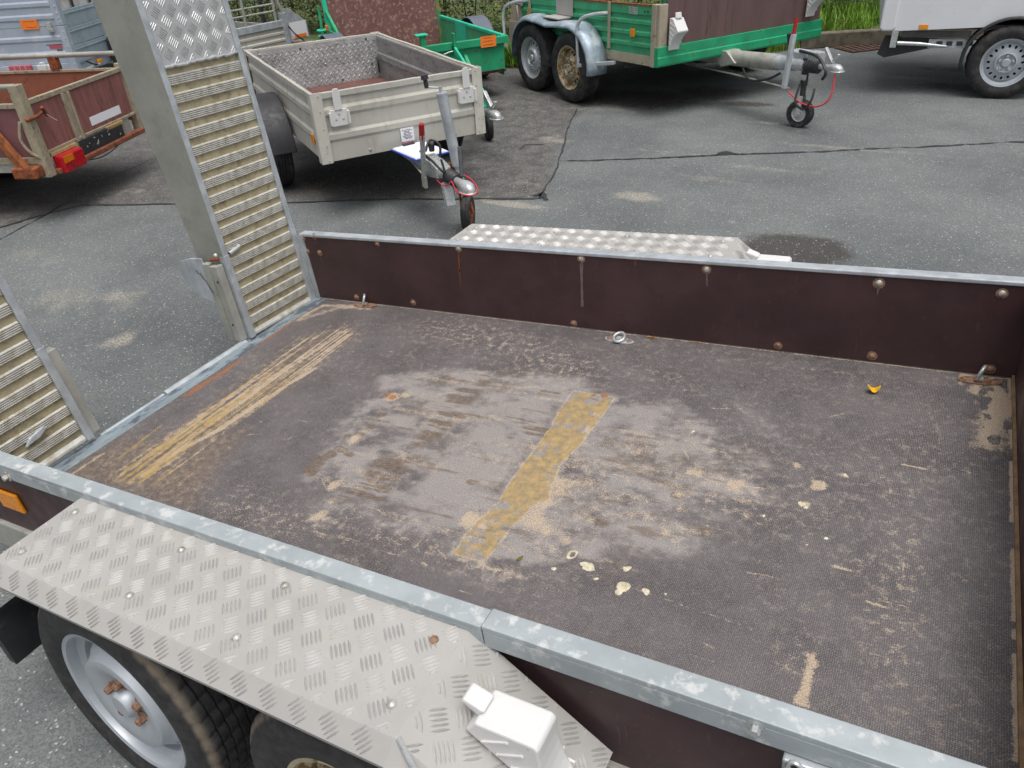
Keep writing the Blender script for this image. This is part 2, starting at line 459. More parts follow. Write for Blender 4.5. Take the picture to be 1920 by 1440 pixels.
def ribbon(name, pxs, w, jitter, z=.004, mat=TAR, wvar=.6, seed=0, pts=None):
    rr = random.Random(seed)
    P = pts or [G(p) for p in pxs]
    out = []
    for a, b in zip(P[:-1], P[1:]):
        n = max(2, int(np.linalg.norm(b - a) / .04))
        for k in range(n): out.append(a + (b - a) * k / n)
    out.append(P[-1])
    v = []; f = []; off = 0.0
    for i, p in enumerate(out):
        d = out[min(i + 1, len(out) - 1)] - out[max(i - 1, 0)]; d = d / (np.linalg.norm(d) + 1e-9)
        nrm = np.array([-d[1], d[0], 0]); off = off * .8 + rr.gauss(0, jitter) * .6
        ww = w * max(.15, 1 + rr.uniform(-wvar, wvar))
        v += [tuple((p + nrm * (off + ww / 2))[:2]) + (z,), tuple((p + nrm * (off - ww / 2))[:2]) + (z,)]
    for i in range(len(out) - 1): f.append((2 * i, 2 * i + 1, 2 * i + 3, 2 * i + 2))
    o = MB().add(v, f).build(name, mat, ground)
    return o
ribbon('tar_seam', [(-60, 445), (60, 410), (150, 386), (330, 383), (560, 380), (760, 374), (1000, 373), (1020, 372)], .020, .006, seed=1)
ribbon('tar_seam', [(1050, 303), (1200, 298), (1360, 290), (1560, 284), (1700, 278), (1990, 262)], .020, .007, seed=2, wvar=.9)
ribbon('tar_seam', [(1012, 372), (1040, 322), (1066, 240), (1082, 205)], .010, .006, seed=3)
ribbon('tar_seam', [(1025, 376), (1016, 362), (1000, 368)], .045, .012, seed=4)
ribbon('tar_seam', [(-40, 470), (120, 385), (215, 330), (300, 292)], .008, .006, seed=5)
ribbon('tar_seam', [(975, 280), (985, 271), (1020, 272)], .012, .006, seed=6)
ribbon('tar_seam', [(1345, 291), (1362, 287), (1382, 291)], .035, .010, seed=8)
# verge beyond the kerb
kp = np.array(KERB)
v = [(x, y, .115) for x, y in KERB] + [(x + 2, y + 60, .115) for x, y in KERB]
n = len(KERB)
verge = MB().add(v, [(i, i + 1, n + i + 1, n + i) for i in range(n - 1)]).build('verge_soil', M('verge_soil', L((84, 78, 52)), .95, 0, .35, 3, L((74, 96, 40)), .5, 5))
tag(verge, 'strip of earth behind the kerb', None, None, 'structure')
k = MB()
for (x0, y0), (x1, y1) in zip(KERB[:-1], KERB[1:]):
    a = np.array([x0, y0]); b = np.array([x1, y1]); d = (b - a) / np.linalg.norm(b - a); nn = np.array([d[1], -d[0]])
    if nn[1] < 0: nn = -nn
    Lk = np.linalg.norm(b - a); m_ = max(1, int(round(Lk / 1.0)))
    for i in range(m_):
        p, r_ = a + (b - a) * i / m_, a + (b - a) * (i + 1) / m_ - d * .008
        if not (-7 < p[0] < 4.5): continue
        ks = MB()
        ks.add([(*p, 0), (*r_, 0), (*(r_ + nn * .12), 0), (*(p + nn * .12), 0), (*p, .16), (*r_, .155), (*(r_ + nn * .12), .157), (*(p + nn * .12), .16)],
               [(3, 2, 1, 0), (4, 5, 6, 7), (0, 1, 5, 4), (1, 2, 6, 5), (2, 3, 7, 6), (3, 0, 4, 7)])
        if not k.v:
            kerb = tag(empty('kerb', (0, 0, 0)), 'low concrete kerb along the edge of the yard', None, None, 'structure'); k.v.append(0)
        ks.build('kerb_stone', CONC, kerb, bevel=.012)

# grass on the verge and in the gutter
def kerb_y(x):
    xs = kp[::-1, 0]; return float(np.interp(x, xs, kp[::-1, 1]))
GR = NT('grass_blades')
gi = GR.n('ShaderNodeObjectInfo')
gn = GR.noise(6, 3)
gc = GR.mix(GR.rng(gn, .3, .7), L((74, 122, 24)), L((146, 180, 52)))
GR.set(gc, .55, 0); GR.b.inputs['Transmission Weight'].default_value = 0
g = MB()
def blade(x, y, z, h, a, lean, wd):
    dx, dy = math.cos(a), math.sin(a)
    p0 = (x - dy * wd, y + dx * wd, z); p1 = (x + dy * wd, y - dx * wd, z)
    mx, my, mz = x + dx * lean * .35, y + dy * lean * .35, z + h * .6
    g.add([p0, p1, (mx + dy * wd * .7, my - dx * wd * .7, mz), (mx - dy * wd * .7, my + dx * wd * .7, mz), (x + dx * lean, y + dy * lean, z + h)], [(0, 1, 2, 3), (3, 2, 4)])
for i in range(9000):
    x = random.uniform(-.5, 3.2); t = random.random() ** 1.3 * 1.9
    cl = vnoise(np.array(x * 5.0), np.array(t * 6.0), 5)
    if cl < .34: continue
    blade(x - t * .45, kerb_y(x) + .17 + t, .11, random.uniform(.08, .26) * (0.5 + cl), random.uniform(0, 6.28), random.uniform(.03, .14), random.uniform(.003, .007))
for i in range(1700):
    x = random.uniform(-2.6, 2.0); cl = float(vnoise(np.array(x * 3.0), np.array(.5), 9))
    if cl < .42 or (1.12 < x < 1.62): continue
    blade(x, kerb_y(x) - random.random() ** 2 * .10 - .01, 0, random.uniform(.06, .20) * (.5 + cl), random.uniform(0, 6.28), random.uniform(.02, .10), random.uniform(.003, .006))
for i in range(900):      # long dark tufts beside the wheels of the tandem trailer
    c0 = random.choice([(-2.25, 7.45), (-2.05, 7.5), (-2.5, 7.5)])
    a = random.uniform(0, 6.28); blade(c0[0] + random.gauss(0, .09), c0[1] + random.gauss(0, .06), .02, random.uniform(.1, .3), a, random.uniform(.05, .2), random.uniform(.003, .006))
tag(g.build('grass', GR.m), 'bright green grass growing over the kerb', None, None, 'stuff')
# pale stones in the verge
sm = M('pale_stone', L((196, 190, 176)), .9, 0, .2, 20)
for i in range(26):
    x = random.uniform(.2, 2.6) if i < 18 else random.uniform(-2.7, -2.0)
    c0 = Vector((x, kerb_y(x) + random.uniform(.15, .7), .125)); r0 = random.uniform(.012, .035)
    s_ = MB(); vv = []
    s_.lathe([(r0 * .35, -r0 * .5), (r0 * .95, -r0 * .2), (r0, r0 * .1), (r0 * .6, r0 * .5)], 7, Matrix.Translation(c0) @ Matrix.Rotation(R(90), 4, 'X'))
    s_.v = [(a + random.uniform(-.2, .2) * r0, b + random.uniform(-.2, .2) * r0, c_ ) for a, b, c_ in s_.v]
    s_.add([s_.v[i * 4 + 3] for i in range(7)], [tuple(reversed(range(7)))])
    o = s_.build('pale_stone', sm, smooth=60)
    tag(o, 'pale pebble lying among the grass of the verge', 'stone', 'pebbles in the verge')

# drain grate at the kerb
ga, gb = G((1600, 99)), G((1678, 89))
gd = (gb - ga); gl = np.linalg.norm(gd); gyaw = math.atan2(gd[1], gd[0])
grate = tag(empty('drain_grate', (ga[0], ga[1], .004), (0, 0, gyaw)), 'rusty slotted drain grate set in the gutter below the grass', 'drain grate')
MB().box(-.02, 0, -.0, .30, 0, .012).box(gl, gl + .02, 0, .30, 0, .012).box(-.02, gl + .02, -.02, 0, 0, .012).box(-.02, gl + .02, .30, .32, 0, .012).build('frame', RUSTC, grate, bevel=.003)
MB().add([(0, 0, .001), (gl, 0, .001), (gl, .3, .001), (0, .3, .001)], [(0, 1, 2, 3)]).build('shaft', DARK, grate)
for i in range(7):
    x0 = gl * (i + .15) / 7
    MB().add([(x0, 0, .010), (x0 + gl * .06, 0, .010), (x0 + gl * .06 + .02, .3, .010), (x0 + .02, .3, .010), (x0, 0, .002), (x0 + gl * .06, 0, .002), (x0 + gl * .06 + .02, .3, .002), (x0 + .02, .3, .002)],
             [(0, 1, 2, 3), (0, 4, 5, 1), (1, 5, 6, 2), (2, 6, 7, 3), (3, 7, 4, 0)]).build('bar', RUSTC, grate)

# wire fence and hedge behind the verge
FN = [(3.2, 10.95), (.4, 9.5), (-1.9, 8.35), (-3.4, 7.95), (-9.5, 8.3)]
fence = tag(empty('wire_fence', (FN[2][0], FN[2][1], .11)), 'dark green wire mesh fence in front of the hedge', 'fence')
o0 = np.array([FN[2][0], FN[2][1], .11])
FW = M('fence_wire', (.045, .06, .05), .5, .2, .2)
for (x0, y0), (x1, y1) in zip(FN[:-1], FN[1:]):
    a = np.array([x0, y0, .11]) - o0; b = np.array([x1, y1, .11]) - o0; Ln = np.linalg.norm(b - a)
    m_ = MB(); dense = x0 < 1
    for h in (.06, .26, .46, .66, .86, 1.06): m_.tube([a + [0, 0, h], b + [0, 0, h]], .0035, 5)
    st_ = .05
    for i in range(int(Ln / st_)):
        p = a + (b - a) * (i * st_ / Ln); m_.add([tuple(p + [-.0022, 0, .03]), tuple(p + [.0022, 0, .03]), tuple(p + [.0022, 0, 1.1]), tuple(p + [-.0022, 0, 1.1]), tuple(p + [0, .004, .03]), tuple(p + [0, .004, 1.1])], [(0, 1, 2, 3), (1, 4, 5, 2), (4, 0, 3, 5)])
    m_.build('wire_mesh', FW, fence)
    for t in ((0.02, .52) if Ln > 2 else (.02,)):
        p = a + (b - a) * t; MB().box(p[0] - .02, p[0] + .02, p[1] + .01, p[1] + .05, -.05, 1.25).build('post', FW, fence, bevel=.004)

LEAFM = NT('hedge_leaf')
ln_ = LEAFM.noise(7, 4)
at = LEAFM.n('ShaderNodeAttribute'); at.attribute_name = 'tone'
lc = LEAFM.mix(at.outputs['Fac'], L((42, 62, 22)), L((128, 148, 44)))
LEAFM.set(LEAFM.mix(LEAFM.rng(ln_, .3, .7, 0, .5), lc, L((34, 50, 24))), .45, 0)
def hedge(name, label, x0, y0, x1, y1, nleaf, seed, hmax=1.3, dep=.8, bright=.5):
    rr = random.Random(seed)
    root = tag(empty(name, ((x0 + x1) / 2, (y0 + y1) / 2, .11)), label, 'hedge')
    h = MB(); tone = []
    Ln = math.hypot(x1 - x0, y1 - y0); ux, uy = (x1 - x0) / Ln, (y1 - y0) / Ln; nx, ny = -uy, ux
    if ny < 0: nx, ny = -nx, -ny
    for i in range(nleaf):
        s_ = rr.uniform(-Ln / 2, Ln / 2); d_ = rr.random() ** 1.4 * dep; z = rr.random() ** .9 * hmax
        cl = float(vnoise(np.array(s_ * 4 + 50), np.array(z * 4 + d_ * 2), seed))
        if cl < .30: continue
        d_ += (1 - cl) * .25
        px_, py_ = ux * s_ + nx * d_, uy * s_ + ny * d_
        L_ = rr.uniform(.03, .065); W_ = L_ * rr.uniform(.45, .7)
        e = Matrix.Rotation(rr.uniform(0, 6.28), 3, 'Z') @ Matrix.Rotation(rr.uniform(-.9, .9), 3, 'X') @ Matrix.Rotation(rr.uniform(-.8, .8), 3, 'Y')
        vv = [e @ Vector(q_) + Vector((px_, py_, z)) for q_ in ((0, 0, 0), (L_ * .45, W_ / 2, .006), (L_, 0, -.004), (L_ * .45, -W_ / 2, .006))]
        h.add(vv, [(0, 1, 2), (0, 2, 3)])
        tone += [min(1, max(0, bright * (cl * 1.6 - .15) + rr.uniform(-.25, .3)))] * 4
    o = h.build('foliage', LEAFM.m, root)
    ta = o.data.attributes.new('tone', 'FLOAT', 'POINT'); ta.data.foreach_set('value', tone)
    o['kind'] = 'stuff'
    sm_ = M(name + '_stem', L((70, 56, 38)), .9, 0, .3, 20)
    for i in range(int(Ln * 3)):
        s_ = rr.uniform(-Ln / 2, Ln / 2); d_ = rr.uniform(.15, dep); bx, by = ux * s_ + nx * d_, uy * s_ + ny * d_
        MB().tube([(bx, by, -.03), (bx + rr.uniform(-.1, .1), by + rr.uniform(-.1, .1), .5), (bx + rr.uniform(-.25, .25), by + rr.uniform(-.2, .2), hmax)], [.012, .009, .004], 6).build('stem', sm_, root, smooth=50)
    return root
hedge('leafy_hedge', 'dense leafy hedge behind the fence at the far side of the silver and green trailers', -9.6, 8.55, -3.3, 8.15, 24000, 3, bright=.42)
hedge('leafy_hedge', 'loose pale green hedge growing over the fence beyond the green tandem trailer', -3.2, 8.2, .2, 9.75, 16000, 4, bright=.62)  # paler leaf tone than the other two hedges
hedge('leafy_hedge', 'low dark green hedge behind the verge grass near the white box trailer', .4, 9.95, 3.6, 11.55, 8000, 5, bright=.25)  # darkest leaf tone of the three hedges

# ================================================================== SHARED TRAILER PIECES
def tyre_mesh(Ro, Ri, W, nseg=96, tread=True, ngroove=4, pitch=3, depth=.007):
    """lathe with ring grooves and cross cuts; axis is local y, outer face towards -y"""
    h = W / 2
    prof = [(Ri, -h * .80), (Ri + .012, -h * .90), ((Ro + Ri) / 2, -h), (Ro - .028, -h * .93), (Ro - .010, -h * .80), (Ro - .002, -h * .70)]
    tr = []
    for k in range(ngroove + 1):
        a = -h * .68 + (1.36 * h) * k / (ngroove + 1); b = -h * .68 + (1.36 * h) * (k + 1) / (ngroove + 1); g_ = .0028
        tr += [(Ro - depth, a + .0004), (Ro, a + g_), (Ro, b - g_), (Ro - depth, b - .0004)]
    base = len(prof)
    prof = prof + tr[1:-1] + [(r, -t) for r, t in reversed(prof)]
    M_ = MB(); nP = len(prof); vv = []; ff = []
    for s_ in range(nseg):
        a = 2 * math.pi * s_ / nseg
        for i, (r, t) in enumerate(prof):
            rr = r
            if tread and s_ % pitch == 0 and base - 2 <= i < base + len(tr) - 2 + 2 and r > Ro - .011: rr = r - depth * .7
            tw = .35 * t / max(.001, h) * (2 * math.pi / nseg) * 2 if base <= i < base + len(tr) - 2 else 0
            vv.append((rr * math.cos(a + tw), t, rr * math.sin(a + tw)))
    for s_ in range(nseg):
        k2 = (s_ + 1) % nseg
        for i in range(nP - 1): ff.append((s_ * nP + i, k2 * nP + i, k2 * nP + i + 1, s_ * nP + i + 1))
    return M_.add(vv, ff)

def rim_mesh(Rf, W, nh=16, hr=.62, hole=(.016, .010), inset=.035, hub=.055, dish=0.0):
    """pressed steel wheel: flange, well, disc with a ring of holes, raised centre"""
    h = W / 2; M_ = MB(); n = 48
    M_.lathe([(Rf - .004, -h * .72), (Rf, -h * .80), (Rf - .003, -h * .86), (Rf - .012, -h * .82), (Rf - .016, -h * .55), (Rf - .032, -h * .45), (Rf - .036, h * .7)], n)
    yd = -h * .82 + inset
    r0, r1 = Rf - .034, Rf * (hr - .13)
    # ring with holes
    M16 = 16
    for k in range(nh):
        a0 = 2 * math.pi * k / nh; da = math.pi / nh; rc = (r0 + r1) / 2; hr_ = (r0 - r1) / 2
        def P(u, v, y=None):
            r = rc + u * hr_; a = a0 + v * da
            t = (u + 1) / 2
            yy = yd + .012 * (1 - t) * -1 + .016 * t
            return (r * math.cos(a), yy if y is None else yy + y, r * math.sin(a))
        vv = []; 
        for i in range(M16):
            t = 2 * math.pi * i / M16; cx, cy = math.cos(t), math.sin(t); mx = max(abs(cx), abs(cy))
            vv.append(P(cx / mx, cy / mx)); 
        for i in range(M16):
            t = 2 * math.pi * i / M16; vv.append(P(math.cos(t) * hole[1] / hr_, math.sin(t) * hole[0] / (rc * da)))
        for i in range(M16):
            t = 2 * math.pi * i / M16; vv.append(P(math.cos(t) * hole[1] / hr_, math.sin(t) * hole[0] / (rc * da), .008))
        ff = []
        for i in range(M16):
            j = (i + 1) % M16
            ff += [(i, j, M16 + j, M16 + i), (M16 + i, M16 + j, 2 * M16 + j, 2 * M16 + i)]
        M_.add(vv, ff)
    M_.lathe([(r1, yd - .012), (r1 - .010, yd - .030), (r1 - .022, yd - .034), (hub + .010, yd - .020 + dish), (hub, yd - .012), (hub * .62, yd - .012), (hub * .60, yd - .032), (hub * .5, yd - .038), (.0003, yd - .038)], n)
    return M_, yd

def wheel(parent, loc, rot, Ro, Rf, W, tmat, rmat, nutmat, nseg=84, nh=16, nuts=5, tread=True, name='wheel', pitch=3, ngroove=4, hole=(.016, .010), inset=.035, hr=.62):
    root = empty(name, loc, rot, parent)
    tyre_mesh(Ro, Rf - .006, W, nseg, tread, ngroove, pitch).build('tyre', tmat, root, smooth=35)
    rm, yd = rim_mesh(Rf, W, nh, hr=hr, hole=hole, inset=inset)
    rm.build('rim', rmat, root, smooth=40)
    MB().lathe([(.0003, .03), (Rf - .04, .03)], 32).build('brake_drum', DARK, root)
    for k in range(nuts):
        a = 2 * math.pi * k / nuts + .3
        MB().hexbolt((.052 * math.cos(a), yd - .0135, .052 * math.sin(a)), (0, -1, 0), .0095, .018).build('wheel_nut', nutmat, root)
    return root

def tread_plate(mb, o, du, dv, nrm, poly, pitch=.0325, L_=.0345, W_=.0052, H_=.0030, phase=(0, 0), nb=5, sp=.0076):
    """five-bar tread pattern laid out on a plane through o with axes du, dv inside polygon poly (u, v)"""
    o, du, dv, nrm = Vector(o), Vector(du), Vector(dv), Vector(nrm)
    us = [p[0] for p in poly]; vs_ = [p[1] for p in poly]
    def inside(u, v):
        c = False; n = len(poly)
        for i in range(n):
            a, b = poly[i], poly[(i + 1) % n]
            if (a[1] <= v) != (b[1] <= v) and u < (b[0] - a[0]) * (v - a[1]) / (b[1] - a[1]) + a[0]: c = not c
        return c
    i0, i1 = int(min(us) / pitch) - 2, int(max(us) / pitch) + 2; j0, j1 = int(min(vs_) / pitch) - 2, int(max(vs_) / pitch) + 2
    r2 = math.sqrt(.5)
    for i in range(i0, i1 + 1):
        for j in range(j0, j1 + 1):
            if (i + j) % 2: continue
            cu, cv = i * pitch + phase[0], j * pitch + phase[1]
            d = (r2, -r2) if i % 2 == 0 else (r2, r2); e = (-d[1], d[0])
            for k in range(nb):
                off = (k - (nb - 1) / 2) * sp
                u, v = cu + e[0] * off, cv + e[1] * off
                if not inside(u, v): continue
                # shorten bars that would cross the edge
                l_ = L_
                while l_ > .006 and not (inside(u + d[0] * l_ / 2, v + d[1] * l_ / 2) and inside(u - d[0] * l_ / 2, v - d[1] * l_ / 2)): l_ -= .003
                if l_ <= .006: continue
                mb.lens(o + du * u + dv * v + nrm * .0002, du * d[0] + dv * d[1], nrm, l_, W_, H_)
    return mb

def chock_mesh(Wd=.075, face=45):
    """wheel chock: base on the plane n=0 along s, sloped end face, hollow curve, handle tab; width along w"""
    prof = [(0, .002), (0, .038), (.078, .100), (.088, .098)]
    for k in range(1, 9):
        t = k / 8; prof.append((.088 + .125 * t, .098 - .088 * (1 - (1 - t) ** 2.0)))
    prof += [(.213, .002)]
    c_ = MB().prism(prof, lambda p, q_, t: (p, t, q_), -Wd / 2, Wd / 2)
    tab = MB().prism([(-.035, .028), (-.035, .040), (.002, .052), (.002, .030)], lambda p, q_, t: (p, t, q_), -Wd * .26, Wd * .26)
    ribs = []
    for k in range(5):
        s0 = .030 + k * .030; n1 = .050 + (k < 2) * .012 - max(0, k - 2) * .012
        for sgn in (-1, 1):
            ribs.append(((s0, sgn * (Wd / 2 + .0012), .012), (s0 + .022, sgn * (Wd / 2 + .0012), n1)))
    return c_, tab, ribs
def chock(M_, label, group=None, Wd=.075):
    c_, tab, rb = chock_mesh(Wd)
    root = bpy.data.objects.new('wheel_chock', None); COL.objects.link(root); root.matrix_world = M_
    tag(root, label, 'wheel chock', group)
    c_.build('body', WHITE, root, bevel=.004); tab.build('handle', WHITE, root, bevel=.004); [MB().bar(a, b, .0035, .004, (0, 1, 0)).build('rib', WHITE, root) for a, b in rb]
    return root

# ================================================================== FRONT TRAILER (machine transporter with raised ramps)
LD, WD, HW = 2.587, 1.5, .294
main = tag(empty('machine_trailer', (0, 0, H0), (0, -TH, 0)), 'open machine trailer with stained brown deck, tread plate mudguards and raised ribbed ramps', 'trailer')

# ---- deck with its wear
sx0 = .052
dxs = np.arange(sx0, LD - .004, .0036); dys = np.arange(.003, WD, .0036)
me, X, Y = grid_mesh('deck', dxs, dys, 0.0)
P2 = lambda pts: [D(p)[:2] for p in pts]
ax_ = .012 * (fbm(X * 30, Y * 30, 4, 1) - .5) * 2; ay_ = .012 * (fbm(X * 30, Y * 30, 4, 2) - .5) * 2
XW, YW = X + ax_, Y + ay_
Z0 = np.zeros_like(X)
tan = Z0.copy(); och = Z0.copy(); grey = Z0.copy(); dark = Z0.copy(); wht = Z0.copy(); rust = Z0.copy(); brn = Z0.copy(); speck = Z0.copy()
def put(f, m_): np.maximum(f, m_, out=f)
def pol(f, px, s, k=1.0, warp=True): put(f, k * soft(sdpoly(XW if warp else X, YW if warp else Y, P2(px)), s))
def lin(f, px, wd, s, k=1.0, warp=False): put(f, k * soft(sdline(XW if warp else X, YW if warp else Y, P2(px), wd), s))
def spot(f, px, r, s, k=1.0, ring=0, asp=1.0):
    c0 = D(px)[:2]; d_ = np.hypot((XW - c0[0]) * asp, YW - c0[1])
    put(f, k * soft(r - d_ if not ring else ring - np.abs(d_ - r), s))
# general scuffing, streaky along the grain; the middle's sheen is painted in with it
grain = fbm(X * 9, Y * 70, 4, 21)
gb = soft(sdpoly(X, Y, P2([(690, 700), (870, 670), (1080, 700), (1300, 770), (1460, 830), (1480, 930), (1390, 1030), (1250, 1090), (1050, 1110), (820, 1040), (620, 985), (500, 930), (560, 860), (640, 770)])), .13)
gb2 = soft(sdpoly(X + .10 * (fbm(X * 5, Y * 5, 5, 14) - .5) * 2, Y + .10 * (fbm(X * 5, Y * 5, 5, 15) - .5) * 2, P2([(700, 700), (870, 680), (1080, 710), (1300, 770), (1440, 830), (1460, 930), (1380, 1020), (1250, 1080), (1050, 1100), (820, 1035), (620, 980), (540, 925), (590, 860), (660, 770)])), .06)
put(grey, gb2 * np.clip(.64 + 1.8 * (fbm(X * 9, Y * 16, 6, 5, .65) - .5), .28, .95))
put(grey, soft(sdpoly(XW, YW, P2([(900, 715), (1050, 735), (1045, 790), (1000, 850), (950, 910), (925, 950), (870, 1010), (780, 1005), (745, 960), (760, 900), (820, 850), (870, 780)])), .05) * np.clip(.80 + 1.2 * (fbm(X * 14, Y * 24, 5, 9) - .5), .4, 1))
put(grey, .50 * fbm(X * 3, Y * 3, 5, 6) * (X > .4))
lin(grey, [(1390, 760), (1480, 840), (1500, 900)], .12, .08, .55)
# rear cross streaks
sm_ = soft(sdpoly(X, Y, P2([(560, 632), (655, 606), (680, 628), (560, 720), (420, 812), (330, 905), (250, 905), (190, 902), (330, 800)])), .05)
stk = fbm(X * 60, Y * 1.3, 5, 31, .7); stk2 = fbm(X * 75, Y * 1.8, 5, 41, .7)
put(tan, sm_ * np.clip((stk - .465) * 7, 0, 1) * .85)
near_ = np.clip((1.15 - Y) / .5, 0, 1)
put(och, sm_ * np.clip((stk2 - .49) * 8, 0, 1) * near_ * 1.1)
put(brn, sm_ * .75)
for a, b, wv, f_ in (((640, 622), (365, 800), .010, tan), ((615, 650), (300, 860), .006, tan), ((650, 618), (460, 745), .016, tan), ((590, 692), (500, 745), .022, tan), ((500, 745), (410, 806), .030, tan), ((410, 806), (330, 850), .022, tan),
                     ((345, 850), (262, 905), .010, tan), ((360, 830), (290, 880), .010, tan), ((470, 735), (335, 822), .022, och), ((335, 822), (235, 880), .020, och), ((360, 835), (270, 892), .016, och), ((300, 800), (220, 860), .010, och), ((195, 850), (135, 890), .010, tan)):
    A_, B_ = np.array(a), np.array(b)
    n_ = fbm(X * 60, Y * 3, 3, int(a[0])) - .5
    put(f_, soft(sdline(X + .012 * n_, Y, P2([a, b]), wv), .008) * .95)
pol(brn, [(120, 886), (230, 820), (380, 820), (470, 800), (400, 900), (350, 965), (170, 905)], .06, .9)
put(rust, soft(sdpoly(XW, YW, P2([(330, 745), (420, 690), (470, 660), (440, 690), (350, 747)])), .018) * .62)
lin(rust, [(490, 642), (560, 596)], .012, .006, .9, True); lin(tan, [(560, 596), (610, 572), (690, 578)], .03, .02, .95, True); lin(tan, [(560, 600), (640, 575)], .03, .02, .8, True)
# worn wood bands
gm = np.clip((fbm(X * 5, Y * 85, 4, 51) - .36) * 6, 0, 1)
for px, k_ in (([(853, 727), (917, 716), (883, 760), (880, 785), (850, 799), (808, 838), (767, 838), (772, 826), (811, 777)], 1.0), ([(689, 868), (780, 854), (744, 904), (711, 946), (622, 932), (680, 902)], 1.1),
               ([(970, 800), (1035, 795), (1040, 820), (985, 822)], 1.0), ([(1010, 727), (1060, 733), (1050, 745), (1005, 740)], .9), ([(900, 690), (935, 700), (905, 740), (880, 735)], .8), ([(725, 960), (775, 940), (765, 970), (730, 972)], .7)):
    put(dark, soft(sdpoly(XW, YW, P2(px)), .02) * gm * k_)
    put(brn, soft(sdpoly(XW, YW, P2(px)), .02) * gm * .35)
# the ochre stripe
SB = [(1075, 733), (1152, 746), (1118, 795), (1092, 828), (1052, 868), (1028, 935), (985, 960), (958, 992), (907, 1054), (850, 1036), (882, 990), (935, 940), (955, 908), (1008, 832), (1034, 800), (1048, 770)]
sdb = sdpoly(X + ax_ * .5, Y + ay_ * .5, P2(SB))
pn = fbm(X * 26, Y * 26, 5, 61)
put(och, soft(sdb, .004) * np.clip(.70 + 1.6 * (pn - .45) * 2, .12, 1))
put(tan, np.clip(1 - np.abs(sdb) / .005, 0, 1) * .95)
put(grey, soft(sdb + .02, .02) * .8)
lin(tan, [(940, 1000), (905, 1056), (990, 1085)], .010, .010, .9, True); lin(tan, [(800, 1035), (870, 1050), (960, 1085)], .010, .012, .75, True)
lin(tan, [(1128, 765), (1090, 826), (1060, 850)], .022, .01, .9, True)
spot(rust, (1132, 743), .012, .006); spot(rust, (1110, 741), .007, .004)
lin(och, [(900, 725), (1075, 735)], .012, .012, .55, True)
# tan dirt patches
for px, r_, k_ in (((735, 745), .030, .9), ((760, 742), .022, .8), ((665, 822), .024, .9), ((680, 808), .02, .7), ((626, 910), .022, .9), ((640, 900), .016, .8), ((596, 968), .022, 1.0), ((622, 940), .012, .9), ((885, 975), .032, 1.0), ((905, 985), .02, .9),
                   ((1382, 908), .032, .85), ((1350, 895), .018, .7), ((1300, 885), .024, .85), ((1278, 950), .016, .85), ((1275, 925), .018, .75), ((1250, 1000), .016, .8), ((1270, 1010), .013, .7), ((1060, 1010), .016, .8), ((1195, 845), .028, .6), ((1175, 840), .018, .6),
                   ((1240, 830), .02, .45), ((1110, 975), .02, .55), ((850, 832), .018, .5), ((725, 895), .02, .55), ((1105, 905), .024, .7)):
    spot(tan, px, r_, .016, k_)
pol(tan, [(1035, 880), (1075, 890), (1105, 905), (1060, 935), (1030, 962), (1062, 1000), (1020, 1015), (958, 985), (975, 950), (1010, 915)], .030, .72)
spot(rust, (735, 745), .020, .012, .75); spot(rust, (725, 742), .012, .008, .8)
spot(dark, (1382, 905), .014, .008, .9)
for px, r_ in (((1268, 928), .012), ((1130, 980), .013), ((955, 820), .007), ((885, 905), .012), ((640, 842), .016), ((655, 852), .012), ((620, 852), .016), ((602, 858), .016), ((590, 872), .018), ((580, 886), .018), ((672, 815), .013), ((700, 800), .013), ((650, 818), .013), ((715, 778), .014), ((1320, 995), .012)):
    spot(dark, px, r_, .007, 1.05, asp=.6)
lin(dark, [(1175, 878), (1230, 900), (1290, 915)], .022, .010, .75, True); lin(tan, [(1170, 873), (1240, 905)], .006, .005, .7, True)
for a, b in (((1140, 800), (1290, 830)), ((1130, 815), (1270, 860)), ((1180, 790), (1330, 840)), ((1180, 905), (1260, 930)), ((1140, 960), (1300, 1005)), ((1090, 1010), (1230, 1040)), ((1120, 850), (1180, 870))):
    lin(tan if random.random() < .6 else dark, [a, b], .012, .012, .55, True)
for px, r_, k_, as_ in (((1090, 905), .06, .55, .6), ((1030, 985), .06, .5, .6), ((1200, 835), .07, .45, .5), ((1290, 830), .06, .40, .5), ((1260, 880), .07, .38, .5), ((700, 905), .05, .42, .5), ((640, 870), .05, .40, .6), ((860, 835), .05, .40, .5), ((740, 745), .05, .5, .6), ((1330, 900), .05, .45, .6), ((900, 960), .05, .45, .6), ((800, 800), .06, .32, .4), ((1150, 960), .07, .36, .5), ((950, 705), .08, .35, .4)):
    spot(tan, px, r_, .05, k_, asp=as_)
cur = fbm(X * 22 + 6 * fbm(X * 6, Y * 6, 3, 13), Y * 40, 4, 77)
put(tan, gb * np.clip(1 - np.abs(cur - .5) / .012, 0, 1) * .42)
smr = fbm(X * 5 + 2 * fbm(X * 3, Y * 3, 3, 17), Y * 30, 5, 19, .62)
put(tan, gb2 * np.clip((smr - .53) * 4, 0, .46))
put(brn, gb2 * np.clip((fbm(X * 6, Y * 14, 5, 23) - .50) * 4, 0, .6))
put(tan, .34 * np.clip((fbm(X * 12, Y * 26, 5, 37, .65) - .62) * 9, 0, 1) * np.clip(fbm(X * 2, Y * 2, 3, 39) * 2 - .6, 0, 1))
put(dark, gb * np.clip((fbm(X * 6, Y * 60, 4, 83) - .60) * 6, 0, 1) * .7)
